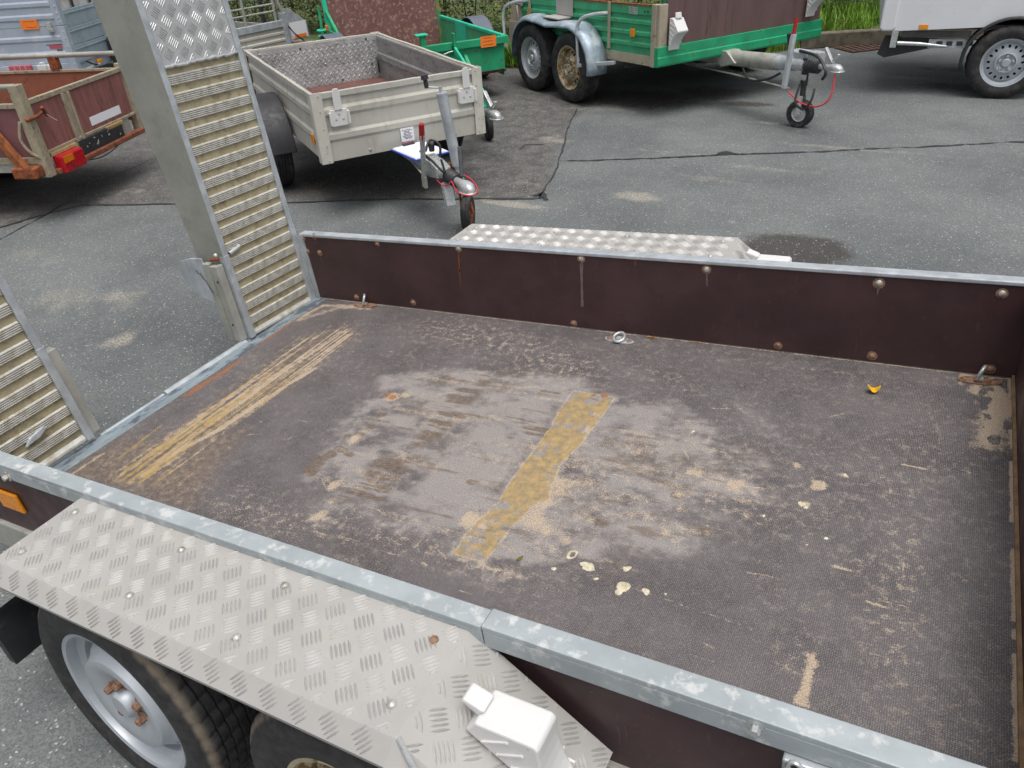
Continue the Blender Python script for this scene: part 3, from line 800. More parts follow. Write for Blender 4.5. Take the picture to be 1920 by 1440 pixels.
# white paint drips and rings
for px, r_ in (((1106, 1066), .0135), ((1168, 1098), .0135), ((1176, 1065), .0095), ((1040, 1066), .0065), ((1115, 1087), .0045), ((1212, 1112), .008), ((1250, 1115), .004), ((1160, 1108), .009), ((1099, 1060), .008), ((1300, 808), .005), ((1500, 946), .008), ((1512, 952), .005),
              ((1430, 968), .004), ((1515, 1020), .004), ((1545, 1010), .005), ((1590, 893), .006)):
    spot(wht, px, r_, .0022, 1.0)
spot(wht, (1069, 1042), .0115, .0018, 1.0, ring=.0028); spot(dark, (1069, 1043), .009, .003, .9)
for px, r_ in (((1535, 908), .020), ((1497, 873), .013), ((1505, 946), .014), ((1585, 893), .009)): spot(tan, px, r_, .007, .9); 
spot(dark, (1530, 907), .009, .004, .5)
# scratches
for pts, wd in (([(490, 968), (560, 988), (640, 1010), (720, 1035), (802, 1058)], .0035), ([(1185, 1102), (1300, 1142), (1425, 1184)], .0030), ([(1310, 980), (1392, 1006)], .0026), ([(1395, 965), (1440, 992)], .0022), ([(1560, 1060), (1605, 1073)], .009), ([(1620, 1127), (1665, 1140)], .009), ([(1640, 1120), (1700, 1138)], .004),
                ([(1690, 870), (1745, 883)], .006), ([(1400, 1074), (1460, 1084)], .0018), ([(885, 870), (905, 850)], .003), ([(1690, 1035), (1695, 1110)], .002), ([(770, 1046), (803, 1060)], .008), ([(1075, 940), (1125, 955)], .003), ([(1400, 912), (1520, 925)], .0016), ([(1330, 765), (1405, 768)], .0022), ([(1665, 945), (1672, 905)], .003), ([(860, 1105), (895, 1118)], .003), ([(620, 1000), (700, 1025)], .0025)):
    Q = P2(pts); ln_q = sum(np.linalg.norm(b - a) for a, b in zip(Q[:-1], Q[1:]))
    tt = np.clip(((X - Q[0][0]) * (Q[-1][0] - Q[0][0]) + (Y - Q[0][1]) * (Q[-1][1] - Q[0][1])) / max(1e-6, ln_q ** 2), 0, 1)
    gap = np.clip(.55 + 1.6 * (fbm(X * 34, Y * 34, 3, int(pts[0][0])) - .40), .25, 1.25)
    wobx, woby = X + .007 * (fbm(X * 25, Y * 25, 3, 61) - .5), Y + .007 * (fbm(X * 25, Y * 25, 3, 67) - .5)
    put(tan, soft(sdline(wobx, woby, Q, max(.0040, wd * 1.1)), .0026) * gap * np.clip(np.minimum(tt, 1 - tt) * 6 + .55, 0, 1))
for i in range(190):
    c0 = np.array([random.uniform(.35, 2.55), random.uniform(.05, 1.47)]); a = random.gauss(.1, .5); l_ = random.uniform(.004, .03)
    d_ = np.array([math.cos(a), math.sin(a)]) * l_
    xa, xb = np.searchsorted(dxs, [c0[0] - .06, c0[0] + .06]); ya, yb = np.searchsorted(dys, [c0[1] - .06, c0[1] + .06])
    s_ = (slice(xa, xb), slice(ya, yb))
    m_ = soft(sdline(X[s_], Y[s_], [c0 - d_, c0 + d_], random.uniform(.001, .005)), .0025) * random.uniform(.5, .95)
    tan[s_] = np.maximum(tan[s_], m_)
# flaked film: front corner, front edge, near-side stroke, flecks
fl = np.clip((fbm(X * 38, Y * 16, 4, 71) - .40) * 7, 0, 1)
put(tan, soft(sdpoly(XW, YW, P2([(1770, 696), (1912, 708), (1912, 770), (1880, 800), (1878, 842), (1830, 836), (1838, 790), (1850, 748), (1800, 722)])), .04) * np.clip(fl + .35, 0, 1) * 1.35)
put(tan, np.clip((X - (LD - .018 - .006 * (fbm(Y * 40, Y * 0, 3, 3) - .5))) / .004, 0, 1) * ((fbm(Y * 9, X * 0, 3, 8) > .40)))
put(tan, soft(sdpoly(XW, YW, P2([(1512, 1232), (1532, 1225), (1528, 1275), (1520, 1330), (1488, 1318), (1500, 1280)])), .008))
lin(speck, [(820, 615), (930, 640), (1040, 670), (1060, 690)], .16, .10, 1.0); lin(speck, [(650, 975), (560, 985), (430, 950)], .10, .07, .85)
lin(speck, [(1690, 1000), (1690, 1100), (1670, 1230)], .07, .06, .95); lin(speck, [(1600, 1050), (1690, 1060)], .05, .05, .8); lin(speck, [(1000, 730), (1150, 690), (1300, 720)], .10, .10, .5)
lin(speck, [(700, 1000), (850, 1045), (950, 1080)], .07, .05, .9); lin(speck, [(1650, 900), (1700, 930)], .07, .05, .7); lin(speck, [(1330, 950), (1420, 960), (1390, 900)], .08, .06, .7); lin(speck, [(1480, 1240), (1500, 1210)], .05, .04, .8)
put(speck, .34 * np.clip(fbm(X * 4, Y * 4, 4, 91) * 1.7 - .3, 0, 1))
lin(speck, [(640, 605), (900, 625), (1100, 650), (1500, 690), (1780, 715)], .03, .04, .5)
# dust line along the foot of the far wall
put(tan, np.clip((Y - (WD - .010)) / .004, 0, 1) * .7 * (fbm(X * 14, Y * 0, 4, 4) > .36))
zc = np.zeros((X.size, 3), np.float32); me.vertices.foreach_get('co', zc.ravel()); zc[:, 2] += (.0022 * np.clip(wht * 1.4 - .3, 0, 1) * (.5 + fbm(X * 90, Y * 90, 3, 5)) + .0010 * np.clip(tan - .5, 0, 1) * fbm(X * 60, Y * 60, 3, 6)).ravel().astype(np.float32)
me.vertices.foreach_set('co', zc.ravel()); me.polygons.foreach_set('use_smooth', np.ones(len(me.polygons), bool)); me.update()
color_attr(me, 'wear_sheenA', [tan, och, grey, dark]); color_attr(me, 'wearB', [wht, rust, brn, speck])
deck = bpy.data.objects.new('deck', me); COL.objects.link(deck); deck.parent = main
deck['label'] = 'dark phenolic plywood deck with ochre stripe, scuffs and paint drips'
q = NT('worn_phenolic_deck')
aA = q.n('ShaderNodeAttribute'); aA.attribute_name = 'wear_sheenA'; sA = q.n('ShaderNodeSeparateColor'); q.l(aA.outputs['Color'], sA.inputs[0])
aB = q.n('ShaderNodeAttribute'); aB.attribute_name = 'wearB'; sB = q.n('ShaderNodeSeparateColor'); q.l(aB.outputs['Color'], sB.inputs[0])
n_lo = q.noise(6, 6, .6); n_md = q.noise(42, 8, .7); n_hi = q.noise(280, 4, .75)
stretch = q.mapped((60, 420, 1)); n_gr = q.noise(1, 4, .6, stretch)
# fine moulded mesh of the film
mx = q.mapped((1, 1, 1), (0, 0, .0))
wv1 = q.n('ShaderNodeTexVoronoi'); wv1.inputs['Scale'].default_value = 255; wv1.inputs['Randomness'].default_value = .22; q.l(mx, wv1.inputs['Vector'])
meshd = q.rng(wv1.outputs['Distance'], .10, .48, 1, 0)
c = q.mix(q.rng(n_lo, .3, .7), L((77, 72, 73)), L((102, 97, 97)))
c = q.mix(q.rng(q.noise(520, 3, .6), .40, .62, 0, .5), c, L((58, 52, 53)))
c = q.mix(q.rng(sB.outputs[2], .1, 1, 0, .85), c, q.mix(q.rng(n_md, .35, .65), L((84, 72, 62)), L((124, 106, 88))))
c = q.mix(q.math('MULTIPLY', q.rng(n_hi, .38, .62), q.math('MULTIPLY', meshd, .80)), c, L((168, 163, 163)))
gk = q.rng(q.math('ADD', sA.outputs[2], q.math('MULTIPLY', q.math('SUBTRACT', n_md, .5), .55)), .25, .95)
c = q.mix(q.math('MULTIPLY', gk, .85), c, q.mix(q.rng(n_hi, .35, .65), L((128, 123, 121)), L((170, 164, 159))))
dk = q.rng(q.math('ADD', aA.outputs['Alpha'], q.math('MULTIPLY', q.math('SUBTRACT', n_gr, .5), .9)), .3, .85)
c = q.mix(q.math('MULTIPLY', dk, .85), c, q.mix(q.rng(n_gr, .35, .65), L((74, 64, 60)), L((128, 110, 94))))
spk = q.math('MULTIPLY', q.rng(q.math('ADD', q.noise(240, 6, .75), q.math('MULTIPLY', q.math('SUBTRACT', n_md, .5), .9)), .545, .62), aB.outputs['Alpha'])
c = q.mix(q.math('MULTIPLY', spk, .9), c, L((196, 180, 158)))
tk = q.rng(q.math('ADD', sA.outputs[0], q.math('ADD', q.math('MULTIPLY', q.math('SUBTRACT', n_md, .5), 1.4), q.math('MULTIPLY', q.math('SUBTRACT', n_hi, .5), 1.7))), .36, .86)
c = q.mix(q.math('MULTIPLY', tk, .85), c, q.mix(q.rng(n_hi, .3, .7), L((158, 138, 116)), L((206, 188, 164))))
ok_ = q.rng(q.math('ADD', sA.outputs[1], q.math('MULTIPLY', q.math('SUBTRACT', n_md, .5), .8)), .25, .8)
c = q.mix(q.math('MULTIPLY', ok_, .74), c, q.mix(q.rng(n_md, .3, .7), L((134, 120, 84)), L((186, 152, 84))))
rk = q.rng(q.math('ADD', sB.outputs[1], q.math('MULTIPLY', q.math('SUBTRACT', n_md, .5), .8)), .35, .7)
c = q.mix(q.math('MULTIPLY', rk, .85), c, q.mix(q.rng(n_hi, .35, .65), L((104, 66, 42)), L((190, 120, 62))))
wk = q.rng(q.math('ADD', sB.outputs[0], q.math('MULTIPLY', q.math('SUBTRACT', n_md, .5), .5)), .40, .60)
c = q.mix(wk, c, q.mix(q.rng(n_md, .38, .66), L((176, 164, 134)), L((224, 217, 194))))
rg = q.math('MAXIMUM', q.rng(n_md, .3, .7, .46, .62), q.math('MULTIPLY', q.math('MAXIMUM', tk, wk), .8))
q.set(c, rg, 0, .55)
hgt = q.math('ADD', q.math('MULTIPLY', meshd, .5), q.math('ADD', q.math('MULTIPLY', n_hi, .6), q.math('MULTIPLY', q.math('ADD', wk, tk), .35)))
q.bump(hgt, .35, .0016)
me.materials.append(q.m)
MB().box(sx0, LD - .004, .003, WD, -.018, -.0012).build('deck_board', M('deck_board_edge', L((120, 92, 66)), .8), main)

# ---- rear sill, hinge tubes, chassis
MB().box(-.022, .050, 0, WD, -.075, .0015).build('rear_sill', M('sill_galvanised', L((150, 164, 170)), .4, .3, .2, 9, L((84, 92, 102)), .47, 14, .12, (1, .4, 1)), main, bevel=.004)
for y0, y1, r_ in ((.40, .665, .011), (.672, 1.075, .016)):
    MB().tube([(-.020, y0, -.006), (-.020, y1, -.006)], r_, 12).build('hinge_tube', GALV, main, smooth=40)
MB().box(0, LD + .05, -.030, -.002, -.085, .020).build('side_frame', ALUW, main, bevel=.004)
MB().box(0, LD + .05, WD + .002, WD + .030, -.085, .020).build('side_frame', ALUW, main, bevel=.004)
MB().box(.9, 1.02, -.02, WD + .02, -.16, -.09).box(1.52, 1.64, -.02, WD + .02, -.16, -.09).build('axle_beam', DARK, main)
for y in (.35, 1.12): MB().box(-.01, LD, y, y + .06, -.09, -.019).build('chassis_rail', GALV, main)
MB().tube([(LD - .2, .3, -.06), (LD + 1.3, .74, -.06)], .04, 10).tube([(LD - .2, 1.2, -.06), (LD + 1.3, .76, -.06)], .04, 10).build('drawbar', GALV, main)

# ---- far side wall
fw = MB().box(.004, LD, WD, WD + .015, .002, .283).build('side_panel', PLY, main); fw['label'] = 'brown phenolic side panel with bolt heads'
fr = MB().box(-.004, LD + .03, WD - .005, WD + .035, .2815, .294).box(-.004, LD + .03, WD + .016, WD + .035, .245, .2815).build('top_rail', GALV, main, bevel=.003)
MB().box(-.006, .012, WD - .008, WD + .03, .002, .290).build('end_profile', GALV, main, bevel=.003)
for px, mt, rs in (((569, 447), BOLTR, .008), ((577, 471), BOLTR, .008), ((590, 443), BOLTR, .009), ((600, 474), BOLTR, .009), ((708, 457), BOLTR, .008), ((860, 466), BOLTM, .010), ((1090, 485), BOLTM, .010), ((1325, 505), BOLTM, .010), ((1648, 531), BOLTM, .011), ((1879, 550), BOLTM, .010),
                   ((669, 557), BOLTR, .009), ((775, 567), BOLTR, .009), ((1076, 606), BOLTR, .009), ((1459, 648), BOLTR, .009), ((1635, 667), BOLTR, .010), ((1856, 692), BOLTR, .010)):
    p = D(px, 1, WD)
    MB().dome((p[0], WD, p[2]), (0, -1, 0), rs, .007, 12).build('bolt', mt, fw, smooth=50)
    MB().lathe([(rs * .9, 0), (rs * 1.5, 0), (rs * 1.5, .0012), (rs * .9, .0012)], 14, Matrix.Translation((p[0], WD - .0005, p[2])) @ Matrix.Rotation(math.pi, 4, 'X')).build('washer', BOLTR, fw)
# rust and lime runs below the bolts, real thin stains with their own outline
RUN1 = M('lime_run', L((112, 98, 96)), .7, 0, .2, 30); RUN2 = M('rust_run', L((120, 72, 44)), .8, 0, .3, 40)
def run(px0, px1, w0, w1, mt):
    a, b = D(px0, 1, WD), D(px1, 1, WD); n = 10; vv = []; ff = []
    for i in range(n + 1):
        t = i / n; x, z = a[0] + (b[0] - a[0]) * t, a[2] + (b[2] - a[2]) * t; wd = (w0 + (w1 - w0) * t) * random.uniform(.7, 1.25) / 2
        vv += [(x - wd, WD - .0009, z), (x + wd, WD - .0009, z)]
    for i in range(n): ff.append((2 * i, 2 * i + 1, 2 * i + 3, 2 * i + 2))
    MB().add(vv, ff).build('bolt_stain', mt, fw)
run((1090, 489), (1092, 575), .012, .010, RUN1); run((860, 470), (862, 510), .006, .010, RUN2); run((862, 505), (864, 540), .006, .002, RUN2); run((1325, 508), (1326, 536), .007, .004, RUN1); run((1648, 534), (1645, 552), .010, .002, RUN1); run((590, 446), (594, 458), .003, .002, RUN1); run((600, 477), (604, 492), .003, .002, RUN1); run((1193, 482), (1191, 498), .009, .006, RUN2)

# ---- near side wall
nw = MB().box(.004, LD, -.017, -.002, .002, .283).build('side_panel', PLY, main)
MB().box(0, 1.775, -.040, 0, .2825, .294).box(0, 1.775, -.040, -.0365, .247, .2825).build('top_rail', RAIL, main, bevel=.0035)
MB().box(1.776, LD + .03, -.0385, .003, .2830, .2950).box(1.776, LD + .03, -.0385, -.0350, .245, .2830).build('top_rail', RAIL, main, bevel=.0045)
for px, yy in (((15, 893), -.0405), ((1418, 1362), -.0365)):
    p = D(px, 1, yy); MB().hexbolt((p[0], yy, p[2]), (0, -1, 0), .0075, .012).build('bolt', BOLTM if px[0] < 100 else LGALV, nw)
p = D((1530, 1400), 1, -.04)
sp_ = MB().box(p[0] - .040, p[0] + .040, -.050, -.018, -.085, .243).box(p[0] - .036, p[0] - .014, -.058, -.0505, -.08, .236).box(p[0] + .014, p[0] + .036, -.058, -.0505, -.08, .236).build('side_post', GALV, main, bevel=.005)
for sx in (-.022, .022):
    MB().tube([(p[0] + sx + .009 * math.cos(t), -.0565, .244 + .012 * math.sin(t)) for t in [2 * math.pi * i / 14 for i in range(15)]], .0035, 6, False).build('weld_rim', LGALV, sp_, smooth=60)
    MB().dome((p[0] + sx, -.0518, .244), (0, -1, 0), .0085, .0015, 12).build('bolt_hole', DARK, sp_)
rp_ = MB().box(.205, .308, -.027, -.0175, .100, .162).build('side_reflector', ORANGE, nw, bevel=.004)
# ---- front wall
MB().box(LD, LD + .015, -.002, WD + .002, .002, .285).build('front_panel', PLY, main)
MB().box(LD - .003, LD + .035, .007, WD - .006, .285, .296).build('top_rail', GALV, main, bevel=.003)
MB().box(LD - .0085, LD - .001, .004, WD - .002, .0006, .012).build('edge_strip', M('raw_wood_edge', L((150, 122, 92)), .85, 0, .3, 40), main)

# ---- lashing rings
def ring(c0, a0, tilt, plate_mat, face=0.0):
    root = empty('lashing_ring', c0, (0, 0, a0), main)
    MB().prism([(.055 * math.cos(t) * 1.0, .020 * math.sin(t)) for t in [2 * math.pi * i / 20 for i in range(20)]], lambda p_, q_, t: (p_, q_, t), .0005, .004).build('plate', plate_mat, root, bevel=.001)
    for sx in (-.037, .037): MB().dome((sx, 0, .004), (0, 0, 1), .010, .004, 12).build('screw', BOLTR, root, smooth=50)
    pts = [(.019 * math.cos(t), (.022 * math.sin(t)) * math.cos(tilt), .008 + (.020 + .022 * math.sin(t)) * math.sin(tilt)) for t in [2 * math.pi * i / 24 for i in range(25)]]
    pts = [(x * math.cos(face) - y * math.sin(face), x * math.sin(face) + y * math.cos(face), z) for x, y, z in pts]
    MB().tube(pts, .0052, 8, False).build('ring', LGALV, root, smooth=60)
    MB().box(-.010, .010, -.010, .010, .004, .014).build('staple', LGALV, root, bevel=.003)
p = D((688, 571)); ring((p[0], p[1] - .012, .0004), R(8), R(70), BOLTR, R(-62))
p = D((1163, 637)); ring((p[0], p[1] - .008, .0004), R(-4), R(18), GALV)
p = D((1836, 712)); ring((p[0], p[1] - .010, .0004), R(2), R(74), BOLTR, R(-108))

# ---- mudguards of tread plate with their wheels
def mudguard(side):
    s = -1 if side == 'near' else 1
    y_in, y_cr, y_ed, y_lip = (-.032, -.253, -.284, -.281) if s < 0 else (WD + .036, WD + .257, WD + .288, WD + .285)
    zt = .273; path = [(.452, .072), (.690, zt), (1.748, zt), (1.990, .072)]
    root_mb = MB(); rows = []
    nrm = [(-.64, .77), (-.32, .95), (.32, .95), (.64, .77)]
    for (x, z), (nx_, nz_) in zip(path, nrm):
        rows.append([(x, y_in, z), (x, y_cr, z), (x - nx_ * .022, y_ed, z - .030), (x - nx_ * .034, y_lip, z - .044)])
    vv = [p_ for r_ in rows for p_ in r_]; ff = []
    for i in range(3):
        for j in range(3):
            f_ = (i * 4 + j, i * 4 + j + 1, (i + 1) * 4 + j + 1, (i + 1) * 4 + j); ff.append(f_ if s > 0 else tuple(reversed(f_)))
    ff = [tuple(reversed(f_)) for f_ in ff]
    g_ = root_mb.add(vv, ff).build('mudguard', ALU, main, solid=.003)
    t_ = MB()
    tread_plate(t_, (0, 0, zt), (1, 0, 0), (0, 1, 0), (0, 0, 1), [(.695, min(y_in, y_cr)), (1.744, min(y_in, y_cr)), (1.744, max(y_in, y_cr)), (.695, max(y_in, y_cr))], phase=(.005, -.025 if s < 0 else .012))
    sl = Vector((.242, 0, -.201)); Ls = sl.length; sl.normalize()
    tread_plate(t_, (1.748, 0, zt), sl, (0, 1, 0), (.64, 0, .77), [(.006, min(y_in, y_cr)), (Ls, min(y_in, y_cr)), (Ls, max(y_in, y_cr)), (.006, max(y_in, y_cr))], phase=(.008, -.025 if s < 0 else .012))
    bv = Vector((0, y_ed - y_cr, -.030)); Lb = bv.length; bv.normalize(); nb_ = Vector((0, s * .70, .71))
    tread_plate(t_, (0, y_cr, zt), (1, 0, 0), bv, nb_, [(.70, -.003), (1.744, -.003), (1.744, Lb - .001), (.70, Lb - .001)], phase=(.005, .0205))
    tb = t_.build('tread_pattern', ALUB, g_); tb['kind'] = 'stuff'
    for (bx, by) in ((.728, .049), (.734, .181), (1.082, .048), (1.086, .178), (1.366, .045), (1.370, .173), (1.704, .046), (1.710, .176)):
        MB().dome((bx, -.032 - by if s < 0 else WD + .036 + by, zt + .0005), (0, 0, 1), .0085, .006, 12).build('bolt', BOLTM if bx < 1.5 else random.choice([BOLTM, LGALV, BOLTR]), g_, smooth=50)
    # weld at the cut front corner and inner bracket
    if s < 0:
        MB().tube([(1.752, -.250, .272), (1.775, -.262, .248), (1.80, -.272, .222)], .005, 6).build('weld_bead', LGALV, g_, smooth=60)
    MB().box(.50, .53, min(y_in, y_ed), max(y_in, y_ed), -.10, .04).build('mud_flap', BLACKP, g_)
    for xw in (.935, 1.575):
        rot = (R(-3.6), 0, R(-2)) if s < 0 else (R(3.6), 0, R(180))
        wheel(main, (xw + (.022 if xw > 1 else 0), -.198 if s < 0 else WD + .20, -.068 - (.020 if xw > 1 else 0)), rot, .288, .196 if xw < 1 else .186, .165, TYREMAIN, RIMW if xw < 1 else RIMR, BOLTR, nseg=132 if s < 0 else 60, nh=16, nuts=5, pitch=3, hole=(.014, .0075), inset=.030, hr=.80)
    return g_
mudguard('near'); mudguard('far')
MB().box(1.985, LD, -.060, -.0305, -.055, -.004).build('bumper_rail', ALUW, main, bevel=.003)

# ---- ramps
ALUP = M('ramp_tread_plate', (.52, .53, .53), .45, .3, .08, 6, (.42, .42, .41), .38, 16, .25)
def ramp(loc, rot, Wr, Hr, side):
    root = empty('loading_ramp', loc, rot, main)
    fl = .026
    for y0, y1 in ((0, fl), (Wr - fl, Wr)):
        z1 = .345
        MB().box(-.030, .004, y0, y1, 0, z1).build('edge_profile', GALV, root, bevel=.002)
        MB().box(-.032, .0015, y0 + .001, y1 - .001, z1, Hr).build('edge_profile', GALV, root, bevel=.002)
    for y0 in (0.0005, Wr - .0045):
        MB().prism([(-.001, .30), (-.001, Hr), (-.215, Hr), (-.213, 1.25), (-.150, .34), (-.095, .30)], lambda p_, q_, t: (p_, t, q_), y0, y0 + .004).build('side_plate', ALUS, root)
        MB().box(-.055, -.0325, y0 + .0005, y0 + .0035, .0, .2995).build('side_plate', ALUS, root)
    MB().box(-.020, -.0092, fl, Wr - fl, .004, 1.02).build('backing_sheet', TROUGH, root)
    # one ribbed tread plank, copied up the ramp
    prof = []
    hz = .0160; nrib = 5
    prof.append((-.0085, -hz - .002))
    for k in range(nrib):
        a = -hz + 2 * hz * k / nrib; b = -hz + 2 * hz * (k + 1) / nrib
        prof += [(-.0048, a + .0002), (.0, a + .0016), (.0, b - .0020), (-.0048, b - .0006)]
    prof.append((-.0085, hz + .002))
    proto = MB().prism(prof, lambda p_, q_, t: (p_, t, q_), fl + .001, Wr - fl - .001).build('tread_plank', RIB, root, loc=(-.001, 0, .066))
    k = 1; z = .066 + .0603
    while z < 1.0:
        c_ = linked(proto, root, (-.001 - random.uniform(0, .001), 0, z + random.uniform(-.0012, .0012)), (random.uniform(-.006, .006), 0, 0)); z += .0603
    MB().prism([(-.020, 0), (-.004, .002), (0, .006), (0, .014), (-.008, .026), (-.020, .030)], lambda p_, q_, t: (p_, t, q_), fl + .001, Wr - fl - .001).build('bottom_plank', RIB, root)
    cp = MB().box(-.010, -.004, fl, Wr - fl, 1.012, Hr).build('tread_plate', ALUP, root)
    t_ = MB(); tread_plate(t_, (-.004, 0, 0), (0, 1, 0), (0, 0, 1), (1, 0, 0), [(fl, 1.016), (Wr - fl, 1.016), (Wr - fl, Hr), (fl, Hr)], phase=(0, .01), H_=.002)
    tb = t_.build('tread_pattern', ALUP, cp); tb['kind'] = 'stuff'
    pts = [(-.002, fl + (Wr - 2 * fl) * i / 24, 1.012 + random.uniform(-.003, .003)) for i in range(25)]
    MB().tube(pts, [random.uniform(.004, .0065) for _ in pts], 7).build('weld_bead', LGALV, cp, smooth=60)
    return root
rf = ramp((-.004, 1.094, .006), (R(-1.9), R(-2.2), 0), .388, 1.72, 'far')
rn = ramp((-.004, -.012, .006), (R(1.6), R(-2.2), 0), .386, 1.72, 'near')
for rr_, yy, sg in ((rf, -.004, -1), (rn, .389, 1)):
    ya, yb = sorted((yy, yy + sg * .034))
    lg = MB().box(-.050, -.012, ya, yb, .004, .318).build('support_leg', ALUW, rr_, bevel=.003)
    MB().box(-.094, -.058, ya + .004, yb - .004, .0, .325).build('leg_channel', ALUW if sg < 0 else GALV, rr_, bevel=.003)
    ym = yy + sg * .004
    MB().box(-.0577, -.0505, min(ym, ym + sg * .02), max(ym, ym + sg * .02), .01, .30).build('slot', DARK, rr_)
    ysurf = yy + sg * .0345
    for zz in (.255, .075): MB().dome((-.030, ysurf, zz), (0, sg, 0), .0055, .001, 12).build('bolt_hole', DARK, lg)
    if sg < 0:
        pl = [(-.09, .16), (-.16, .18), (-.215, .225), (-.235, .27), (-.235, .305), (-.215, .332), (-.15, .345), (-.09, .345)]
        MB().prism(pl, lambda p_, q_, t: (p_, t, q_), yy - .028, yy - .020).build('foot_plate', GALV, rr_, bevel=.002)
        MB().dome((-.025, yy - .006, .352), (0, -1, .3), .010, .010, 12).build('bolt', LGALV, rr_, smooth=50)
        MB().tube([(-.055, yy - .012, .335), (-.03, yy - .016, .340), (-.012, yy - .010, .338)], .007, 8).build('rusty_pin', RUST, rr_, smooth=50)
        ch = []
        for i in range(7):
            t = i / 6; ch.append((-.130 + .055 * t, yy - .036, .300 - .09 * t * t - (.012 if i % 2 else 0)))
        MB().tube(ch, .0018, 5).build('chain', DARK, rr_, smooth=60)
# loose weld patch on the near ramp and a repair on the far one
MB().prism([(0, 0), (.05, .006), (.085, .024), (.07, .034), (.02, .022)], lambda p_, q_, t: (t, .19 + p_, .098 + q_ * .9), -.004, .008).build('repair_patch', GALV, rn, bevel=.003)
MB().tube([(-.001, .034, .345), (.001, .052, .350), (0, .07, .352), (.001, .088, .357)], .009, 7).build('repair_weld', LGALV, rf, smooth=60)

# ---- wheel chocks carried on the mudguards of the machine trailer
sl = Vector((.770, 0, -.638)); nn_ = Vector((.638, 0, .770)); wv_ = nn_.cross(sl)
MR = Matrix.LocRotScale(Vector((0, 0, H0)), Matrix.Rotation(-TH, 3, 'Y').to_quaternion(), None)
def slope_chock(yc, label):
    o_ = Vector((1.748, yc, .273)) + sl * .080 + nn_ * .004
    Mx = Matrix([[sl.x, wv_.x, nn_.x, o_.x], [sl.y, wv_.y, nn_.y, o_.y], [sl.z, wv_.z, nn_.z, o_.z], [0, 0, 0, 1]])
    return chock(MR @ Mx, label, Wd=.066)
slope_chock(-.142, 'white plastic wheel chock on the sloping end of the mudguard above the grey wheel')
slope_chock(WD + .142, 'white wheel chock on the mudguard behind the brown side panel, only its corner showing')

# ---- leaves on the deck
def leaf(px, L_, W_, mt, a, label, curl=.012, name='fallen_leaf'):
    c0 = D(px); cw = RT @ np.array([c0[0], c0[1], .002]) + TO
    vv = []; ff = []; n = 6
    for i in range(n + 1):
        t = i / n; wd = W_ * math.sin(math.pi * min(1, t * .9 + .08)) ** .8 / 2
        for sg in (-1, 0, 1): vv.append((t * L_ - L_ / 2, sg * wd, curl * (abs(t - .5) * 2) ** 2 + (.35 * curl if sg else 0) + .001))
    for i in range(n):
        for j in range(2): ff.append((i * 3 + j, (i + 1) * 3 + j, (i + 1) * 3 + j + 1, i * 3 + j + 1))
    o = MB().add(vv, ff).build(name, mt, None, loc=tuple(cw), rot=(0, -TH, a), smooth=60, solid=.0006)
    return tag(o, label, 'leaf')
leaf((1638, 736), .032, .026, LEAFY, R(10), 'curled bright yellow leaf lying on the dark deck near the far wall', .016)
leaf((1222, 634), .026, .008, LEAFO, R(-3), 'orange leaf against the foot of the brown wall beside the lashing ring', .004)
leaf((1308, 643), .018, .004, LEAFO, R(-5), 'thin orange leaf scrap at the foot of the brown wall, away from the ring', .002)
leaf((975, 1049), .020, .008, M('olive_leaf', L((110, 104, 40)), .7), R(60), 'small olive leaf beside the end of the ochre stripe', .003)

# ================================================================== BACKGROUND TRAILERS
def frame(px0, py0, yaw):
    a = R(yaw); o = np.array([px0, py0, 0.0]); ux = np.array([math.cos(a), math.sin(a), 0]); uy = np.array([-ux[1], ux[0], 0])
    def loc(P): d = P - o; return (float(d @ ux), float(d @ uy), float(P[2]))
    return loc
def ribbed(length, z0, z1, th, ribs, fn, amp=.010, rw=.02):
    """sheet panel whose section carries horizontal ribs; fn(u, out, z) -> xyz ; returns MB"""
    prof = [(0, z0)]
    for zc in ribs: prof += [(0, zc - rw), (amp, zc - rw * .45), (amp, zc + rw * .45), (0, zc + rw)]
    prof += [(0, z1), (-th, z1), (-th, z0)]
    return MB().prism(prof, lambda p_, q_, t: fn(t, p_, q_), 0, length)
def sign(parent, c0, ux, uy, w_, h_, mat, lines=3, name='card', inkm=None, dn=(0, 0, 0)):
    c0, ux, uy = Vector(c0), Vector(ux).normalized(), Vector(uy).normalized(); n_ = ux.cross(uy)
    b = MB(); P = lambda u, v, d: c0 + ux * u + uy * v + n_ * d
    b.add([P(-w_ / 2, -h_ / 2, 0), P(w_ / 2, -h_ / 2, 0), P(w_ / 2, h_ / 2, 0), P(-w_ / 2, h_ / 2, 0)], [(0, 1, 2, 3)])
    o = b.build(name, mat, parent, solid=.0012)
    if lines:
        t_ = MB(); rr = random.Random(int(c0.x * 1000) + lines)
        for i in range(lines):
            v0 = h_ * (.30 - .6 * i / max(1, lines - 1)) if lines > 1 else 0; u = -w_ * rr.uniform(.2, .4)
            ue = w_ * rr.uniform(.15, .4); th_ = h_ * .05
            while u < ue:
                l_ = w_ * rr.uniform(.03, .10); dv = h_ * rr.uniform(-.05, .05)
                t_.add([P(u, v0, .0006), P(u + l_, v0 + dv, .0006), P(u + l_, v0 + dv + th_, .0006), P(u, v0 + th_, .0006)], [(0, 1, 2, 3)]); u += l_ + w_ * rr.uniform(.0, .035)
        t_.build('lettering', inkm or INK, o)
    return o
